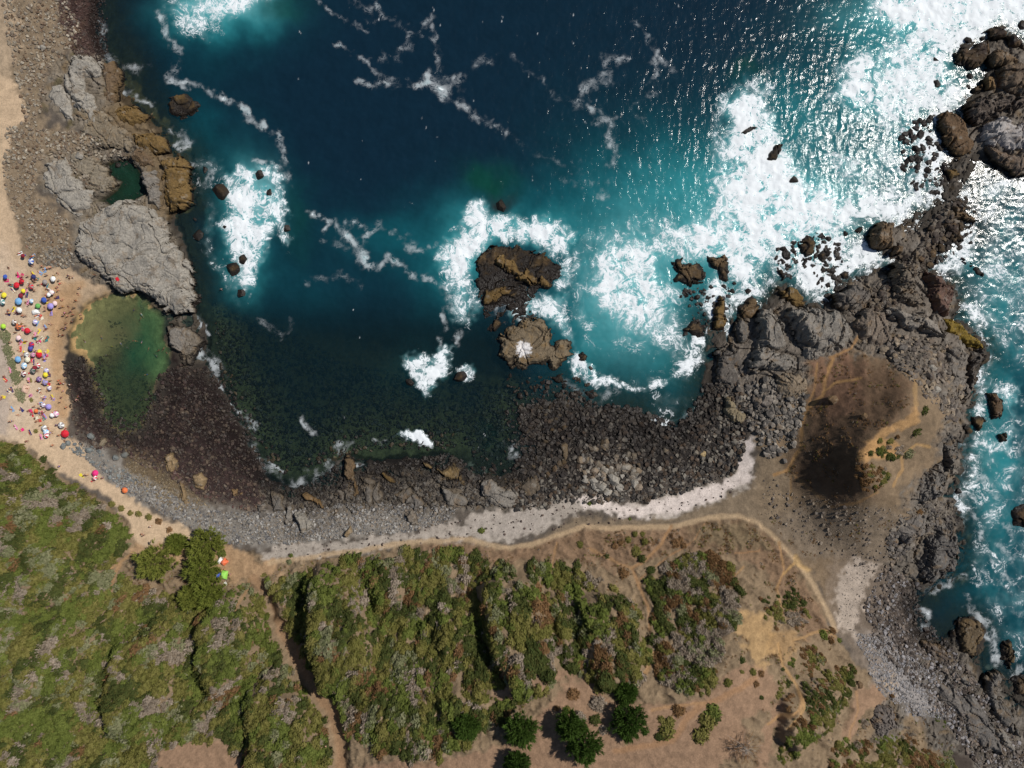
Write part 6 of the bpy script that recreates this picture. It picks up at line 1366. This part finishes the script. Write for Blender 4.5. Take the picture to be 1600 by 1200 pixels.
# people
JO = {'pelvis': (0, 0, .96), 'waist': (0, 0, 1.12), 'chest': (0, 0, 1.34), 'neck': (0, 0, 1.50), 'headb': (0, .01, 1.58), 'headt': (0, .02, 1.74)}
RAD = {'pelvis': .15, 'waist': .125, 'chest': .15, 'neck': .055, 'headb': .075, 'headm': .098, 'headt': .07, 'sh': .075, 'el': .05, 'wr': .033, 'hip': .105, 'kn': .065, 'an': .045, 'toe': .035, 'palm': .036, 'fin': .011}
def pose_mesh(name, pose):
    """skeleton with joints placed for the pose, grown by a Skin modifier"""
    J, E = {}, []
    def j(n, p, r): J[n] = (Vector(p), r)
    up, fw = Vector(pose['up']).normalized(), Vector(pose['fw']).normalized()   # trunk direction and the way the chest faces
    sd = fw.cross(up).normalized()
    pel = Vector(pose['pel'])
    j('pelvis', pel, RAD['pelvis']); j('waist', pel + up * .17, RAD['waist']); j('chest', pel + up * .38, RAD['chest']); j('neck', pel + up * .55, RAD['neck'])
    hd = Vector(pose.get('head', up)).normalized()
    nk = J['neck'][0]; j('headb', nk + hd * .07, RAD['headb']); j('headm', nk + hd * .16 + fw * .01, RAD['headm']); j('headt', nk + hd * .25, RAD['headt'])
    E += [('pelvis', 'waist'), ('waist', 'chest'), ('chest', 'neck'), ('neck', 'headb'), ('headb', 'headm'), ('headm', 'headt')]
    nose = J['headm'][0] + fw * .115 - hd * .02
    j('nose', nose, .018); E.append(('headm', 'nose'))
    for s, q in ((1, 'r'), (-1, 'l')):
        sh = pel + up * .47 + sd * .19 * s
        hip = pel - up * .04 + sd * .1 * s
        el = sh + Vector(pose['ua' + q]).normalized() * .29; wr = el + Vector(pose['fa' + q]).normalized() * .25
        kn = hip + Vector(pose['th' + q]).normalized() * .44; an = kn + Vector(pose['ca' + q]).normalized() * .42; toe = an + Vector(pose['ft' + q]).normalized() * .18
        j('sh' + q, sh, RAD['sh']); j('el' + q, el, RAD['el']); j('wr' + q, wr, RAD['wr']); j('hip' + q, hip, RAD['hip']); j('kn' + q, kn, RAD['kn']); j('an' + q, an, RAD['an']); j('toe' + q, toe, RAD['toe'])
        fa = Vector(pose['fa' + q]).normalized(); pl = wr + fa * .08; j('palm' + q, pl, RAD['palm'])
        sp = fa.cross(up if abs(fa.dot(up)) < .9 else fw).normalized()
        E += [('chest', 'sh' + q), ('sh' + q, 'el' + q), ('el' + q, 'wr' + q), ('wr' + q, 'palm' + q), ('pelvis', 'hip' + q), ('hip' + q, 'kn' + q), ('kn' + q, 'an' + q), ('an' + q, 'toe' + q)]
        cv = fa.cross(sp)
        for i, (o_, ln) in enumerate(((-.03, .06), (-.01, .075), (.01, .07), (.03, .055), (.05, .045))):
            b_ = pl + sp * o_ + fa * (.03 if i < 4 else -.03); t_ = b_ + (fa + cv * .25 + sp * (.0 if i < 4 else .9)).normalized() * ln
            j('fb%d%s' % (i, q), b_, RAD['fin']); j('ft%d%s' % (i, q), t_, RAD['fin'] * .8)
            E += [('palm' + q, 'fb%d%s' % (i, q)), ('fb%d%s' % (i, q), 'ft%d%s' % (i, q))]
    names = list(J)
    me = bpy.data.meshes.new(name); me.from_pydata([J[n][0] for n in names], [(names.index(a), names.index(b)) for a, b in E], [])
    ob = bpy.data.objects.new(name, me); COL.objects.link(ob)
    md = ob.modifiers.new('skin', 'SKIN'); md.use_smooth_shade = True
    lay_ = me.skin_vertices[0].data
    for i, n in enumerate(names):
        lay_[i].radius = (J[n][1], J[n][1]); lay_[i].use_root = (n == 'pelvis')
    sb = ob.modifiers.new('sub', 'SUBSURF'); sb.levels = 1; sb.render_levels = 1
    dg_ = bpy.context.evaluated_depsgraph_get(); ev = ob.evaluated_get(dg_)
    out = bpy.data.meshes.new_from_object(ev); out.name = name
    bpy.data.objects.remove(ob); out.materials.clear(); out.materials.append(M_SKIN)
    # clothing and hair: the skin faces nearest to the right bones, lifted off it
    segs = [(a, J[a][0], J[b][0], b) for a, b in E]
    def bone(c):
        best = None
        for a, pa_, pb_, b in segs:
            ab = pb_ - pa_; t = max(0, min(1, (c - pa_).dot(ab) / max(ab.length_squared, 1e-9))); d = (c - pa_ - ab * t).length - (J[a][1] * (1 - t) + J[b][1] * t)
            if best is None or d < best[0]: best = (d, a, b, t)
        return best
    def shell(nm, test, off):
        bm = bmesh.new(); mp = {}
        for p in out.polygons:
            if test(p.center, bone(p.center)):
                vs_ = []
                for v in p.vertices:
                    if v not in mp: mp[v] = bm.verts.new(out.vertices[v].co + out.vertices[v].normal * off)
                    vs_.append(mp[v])
                bm.faces.new(vs_)
        return bm_mesh(nm, bm, M_CLOTH)
    hc = J['headm'][0]
    trunks = shell('shorts', lambda c, b: (b[1] == 'pelvis' and (b[2].startswith('hip') or b[3] < .35)) or (b[1].startswith('hip') and b[3] < .45), .014)
    suit = shell('swimsuit', lambda c, b: b[1] in ('pelvis', 'waist') or (b[1] == 'chest' and (b[2].startswith('sh') and b[3] < .5)), .012)
    hair = shell('hair', lambda c, b: b[1] in ('headb', 'headm') and b[2] != 'nose' and ((c - hc).dot(hd) > .03 or (c - hc).dot(fw) < -.01) and (c - hc).dot(fw) < .07, .02)
    return out, trunks, suit, hair
DN = (0, 0, -1)
POSES = {
 'standing': dict(up=(0, 0, 1), fw=(0, 1, 0), pel=(0, 0, .95), uar=(.25, 0, -1), ual=(-.25, 0, -1), far=(.1, .25, -1), fal=(-.1, .25, -1), thr=(.06, .02, -1), thl=(-.06, .02, -1), car=(.02, -.03, -1), cal=(-.02, -.03, -1), ftr=(.2, 1, -.25), ftl=(-.2, 1, -.25)),
 'walking': dict(up=(0, .06, 1), fw=(0, 1, -.06), pel=(0, 0, .93), uar=(.2, .5, -1), ual=(-.2, -.5, -1), far=(.05, .9, -.8), fal=(-.1, -.1, -1), thr=(.05, -.4, -1), thl=(-.05, .5, -1), car=(.02, -.55, -1), cal=(-.02, -.12, -1), ftr=(.1, 1, -.5), ftl=(-.1, 1, .0)),
 'sitting': dict(up=(0, -.25, 1), fw=(0, 1, .25), pel=(0, 0, .14), uar=(.4, -.3, -1), ual=(-.3, .6, -.7), far=(.2, -.2, -1), fal=(.2, 1, -.2), thr=(.25, 1, .62), thl=(-.25, 1, .5), car=(.05, .55, -.95), cal=(-.05, .75, -.8), ftr=(.1, 1, -.1), ftl=(-.1, 1, -.1)),
 'lying face up': dict(up=(0, 1, .02), fw=(0, 0, 1), pel=(0, 0, .15), uar=(.6, -.7, -.05), ual=(-1, .3, -.05), far=(.1, -1, -.05), fal=(.2, 1, .05), thr=(.12, -1, .02), thl=(-.15, -1, .55), car=(.05, -1, -.08), cal=(-.05, -.8, -.72), ftr=(.2, -.2, 1), ftl=(-.1, -1, -.1)),
 'lying face down': dict(up=(0, 1, .04), fw=(0, 0, -1), pel=(0, 0, .15), head=(0, 1, .12), uar=(-.7, .8, -.1), ual=(.7, .8, -.1), far=(.7, .6, -.05), fal=(-.7, .6, -.05), thr=(-.12, -1, -.03), thl=(.12, -1, -.03), car=(-.02, -1, .0), cal=(.02, -1, .0), ftr=(0, -1, -.2), ftl=(0, -1, -.2)),
 'swimming': dict(up=(0, 1, .35), fw=(0, .35, -1), pel=(0, 0, -.25), head=(0, .6, 1), uar=(-.8, .7, .1), ual=(.8, .7, .1), far=(-.4, .9, 0), fal=(.4, .9, 0), thr=(-.2, -1, -.15), thl=(.2, -1, -.15), car=(-.1, -1, -.1), cal=(.1, -1, -.1), ftr=(0, -1, -.3), ftl=(0, -1, -.3)),
}
PM = {k_: pose_mesh('person', v) for k_, v in POSES.items()}
ppl = []
for X, Y in [(320,40),(230,120),(385,265),(490,268),(520,310),(555,290),(590,280),(540,370),(630,380),(680,350),(250,385),(70,440),(115,480),(150,550),(295,570),(320,690),(335,720),(265,850),(290,850),(100,790),(110,820),(260,945),(285,975),(430,850),(455,845),(430,940),(525,980),(540,1000),(545,1115),(690,1075),
             (680,1025),(755,1000),(770,945),(720,990),(835,915),(945,875),(940,840),(915,590),(730,665),(735,745),(800,740),(860,400),(820,410),(690,430),(705,475),(670,520),(545,500),(555,540),(520,490),(455,490),(680,550),(930,520),(880,670),(400,1075),(430,1090),(395,1110),(270,1160),(300,1150),(440,1160),(480,740),(570,655),(735,840)]:
    ppl.append((X / 7.5, 380 + Y / 7.5))
for X, Y in [(235,40),(220,60),(290,95),(320,120),(545,75),(535,105),(490,120),(350,185),(385,195),(430,300),(570,310),(560,350),(430,410),(500,440),(530,430),(470,510),(565,470),(555,530),(480,550),(490,610),(605,605),(610,625),(690,410),(710,440),(680,490),(720,610),(820,460),(920,600),(895,635),(45,360),(55,400),
             (120,505),(100,540),(30,600),(15,625),(110,890),(130,885),(345,1020),(490,690),(480,730),(465,680),(340,765),(505,780),(520,830),(500,850),(620,800),(660,765),(450,880),(430,890),(690,920),(770,970),(590,1030),(570,980),(685,1050),(320,500),(700,660),(740,535)]:
    ppl.append((X / 7.5, 540 + Y / 7.5))
for X, Y in [(195,290),(430,375),(460,370),(555,405),(600,400),(795,495),(1050,855),(970,925),(985,940)]: ppl.append((60 + X / 6, 680 + Y / 6))
for X, Y in [(485,290),(570,300),(605,290),(960,600),(985,590),(1110,680),(1135,670),(1200,730)]: ppl.append((200 + X / 7.5, 800 + Y / 7.5))
crg = random.Random(77)
for _ in range(46):
    u_ = crg.choice(UMB[:56]); ppl.append((max(2, u_[0] + crg.uniform(-9, 9)), u_[1] + crg.uniform(-8, 8)))
for _ in range(300):
    q_ = (crg.uniform(4, 118), crg.uniform(405, 700))
    xx_, yy_ = to_xy(*q_)
    if float(gat(SANDM, np.array(xx_), np.array(yy_))) > .9 and len(ppl) < 245: ppl.append(q_)
ppl += [(265,465), (508,1168), (502,1168), (150,430), (345,452)]
swim = [(131,534), (157,528), (172,541), (197,543), (230,546), (220,533), (213,533), (245,548), (242,555), (253,546), (260,553), (228,585), (207,485), (218,497), (220,492), (188,538), (205,533), (163,555)]
SKIN = [(198,150,120), (176,124,96), (150,102,78), (214,170,140), (130,88,66)]
HAIRC = {'black': (30,26,24), 'brown': (74,50,36), 'blond': (178,146,96)}
CLC = ['white', 'blue', 'red', 'maroon', 'navy blue', 'lavender', 'teal', 'pink', 'grey', 'orange', 'purple', 'yellow']
items = []; titems = []
prg = random.Random(21)
def near_umb(px, py):
    d, c = min(((px - u[0]) ** 2 + (py - u[1]) ** 2, u[2]) for u in USE)
    return d ** .5, c
towel_me = []
for v in range(3):
    u = np.linspace(-.45, .45, 5); w_ = np.linspace(-.9, .9, 9); U, V = np.meshgrid(u, w_)
    id_ = np.arange(45).reshape(9, 5); fc = np.stack([id_[:-1, :-1], id_[:-1, 1:], id_[1:, 1:], id_[1:, :-1]], -1).reshape(-1, 4)
    towel_me.append(mesh_np('beach_towel', np.stack([U + .02 * noise(U * 3, V * 3, v), V, .05 + .03 * noise(U * 4, V * 4, 5 + v)], -1).reshape(-1, 3), fc, M_CLOTH, True))
for i, (px, py) in enumerate(ppl + swim):
    sw_ = i >= len(ppl)
    onbeach = px < 90 and py < 690
    if sw_: pose = 'swimming'
    elif not onbeach: pose = prg.choice(['standing', 'walking', 'walking', 'sitting'])
    else: pose = prg.choice(['standing', 'sitting', 'sitting', 'lying face up', 'lying face down', 'walking'])
    hgt = .9 if pose in ('standing', 'walking') else .2
    x, y = to_xy(px, py, hgt)
    zg = float(zat(np.array(x), np.array(y)))
    rz = prg.uniform(0, 6.28)
    body, trunks, suit, hair = PM[pose]
    o = link('person', body, None, (x, y, max(zg, -.02) if sw_ else (max(zg, -.35) if zg < 0 else zg)), rz)
    if sw_: o.location.z = 0.02
    o.color = (*rgb(*prg.choice(SKIN)), 1)
    cw = prg.choice(CLC); ty = prg.choice(['shorts', 'swimsuit']); c = link(ty, trunks if ty == 'shorts' else suit, o); c.color = (*rgb(*UC.get(cw, (150,150,150))), 1)
    hw = prg.choice(list(HAIRC)); h_ = link('hair', hair, o); h_.color = (*rgb(*HAIRC[hw]), 1)
    if pose.startswith('lying') or (pose == 'sitting' and onbeach and prg.random() < .4):
        tc = prg.choice(['white', 'light blue', 'pink', 'red', 'lavender', 'cream', 'teal', 'magenta', 'navy blue', 'yellow'])
        t = link('beach_towel', towel_me[i % 3], None, (x, y, zg), rz); t.color = (*rgb(*UC[tc]), 1); o.location.z = zg + .06
        tag(t, None, 'towel', 'towels spread on the sand'); titems.append((t, '%s towel under the person %s on the sand' % (tc, pose), py))
    d, uc = near_umb(px, py)
    if sw_: lb = 'person swimming in the green pool with %s hair and %s %s' % (hw, cw, ty)
    elif onbeach: lb = 'person %s in %s %s beside a %s umbrella' % (pose, cw, ty, uc)
    elif px < 130: lb = 'person %s in %s %s by the pool rim' % (pose, cw, ty)
    else: lb = 'person %s in %s %s away from the crowd' % (pose, cw, ty)
    tag(o, None, 'person', 'bathers on the beach' if not sw_ else 'swimmers in the green pool'); items.append((o, lb, py))
for k_, (px, py, tc, lb) in enumerate([(183,437,'red','red towel on the broad pale slab above the pool'), (353,914,'white','white towel on the ground below the lime green tent'), (128,744,'yellow','yellow towel on the sand left of the magenta umbrella'), (190,172,'white','small white towel on the ochre ledge')][:3]):
    x, y = to_xy(px, py, 3.6 if k_ == 0 else 0)
    zz = float(zat(np.array(x), np.array(y)))
    if k_ == 0:
        dg_ = bpy.context.evaluated_depsgraph_get(); hit = scene.ray_cast(dg_, Vector((x, y, 60)), Vector((0, 0, -1))); zz = hit[1].z if hit[0] else zz
    t = link('beach_towel', towel_me[0], None, (x, y, zz), .6); t.color = (*rgb(*UC[tc]), 1); tag(t, lb, 'towel', 'towels spread on the sand')
unique_labels(items); unique_labels(titems)
# bags and cool boxes beside the umbrellas
bm = bmesh.new(); bmesh.ops.create_cube(bm, size=1.0); bmesh.ops.scale(bm, vec=(.5, .32, .34), verts=bm.verts); bmesh.ops.bevel(bm, geom=bm.edges[:], offset=.05, segments=2, affect='EDGES'); bmesh.ops.translate(bm, vec=(0, 0, .17), verts=bm.verts); BAG = bm_mesh('cool_box', bm, M_CLOTH)
bm = bmesh.new(); tube(bm, [(-.2, 0, .3), (-.2, 0, .46), (.2, 0, .46), (.2, 0, .3)], [.018] * 4, 5); HANDLE = bm_mesh('handle', bm, M_POLE)
items = []
for i, (px, py, c, r, c2) in enumerate(UMB[::3]):
    x, y = to_xy(px + 5 * math.cos(i * 2.1), py + 5 * math.sin(i * 2.1))
    w_ = ['blue', 'red', 'white', 'teal', 'grey', 'yellow'][i % 6]
    o = link('cool_box', BAG, None, (x, y, float(zat(np.array(x), np.array(y)))), i * 1.3); o.color = (*rgb(*UC[w_]), 1); link('handle', HANDLE, o)
    tag(o, None, 'cool box', 'cool boxes by the umbrellas'); items.append((o, '%s cool box standing by a %s umbrella' % (w_, c), py))
unique_labels(items)
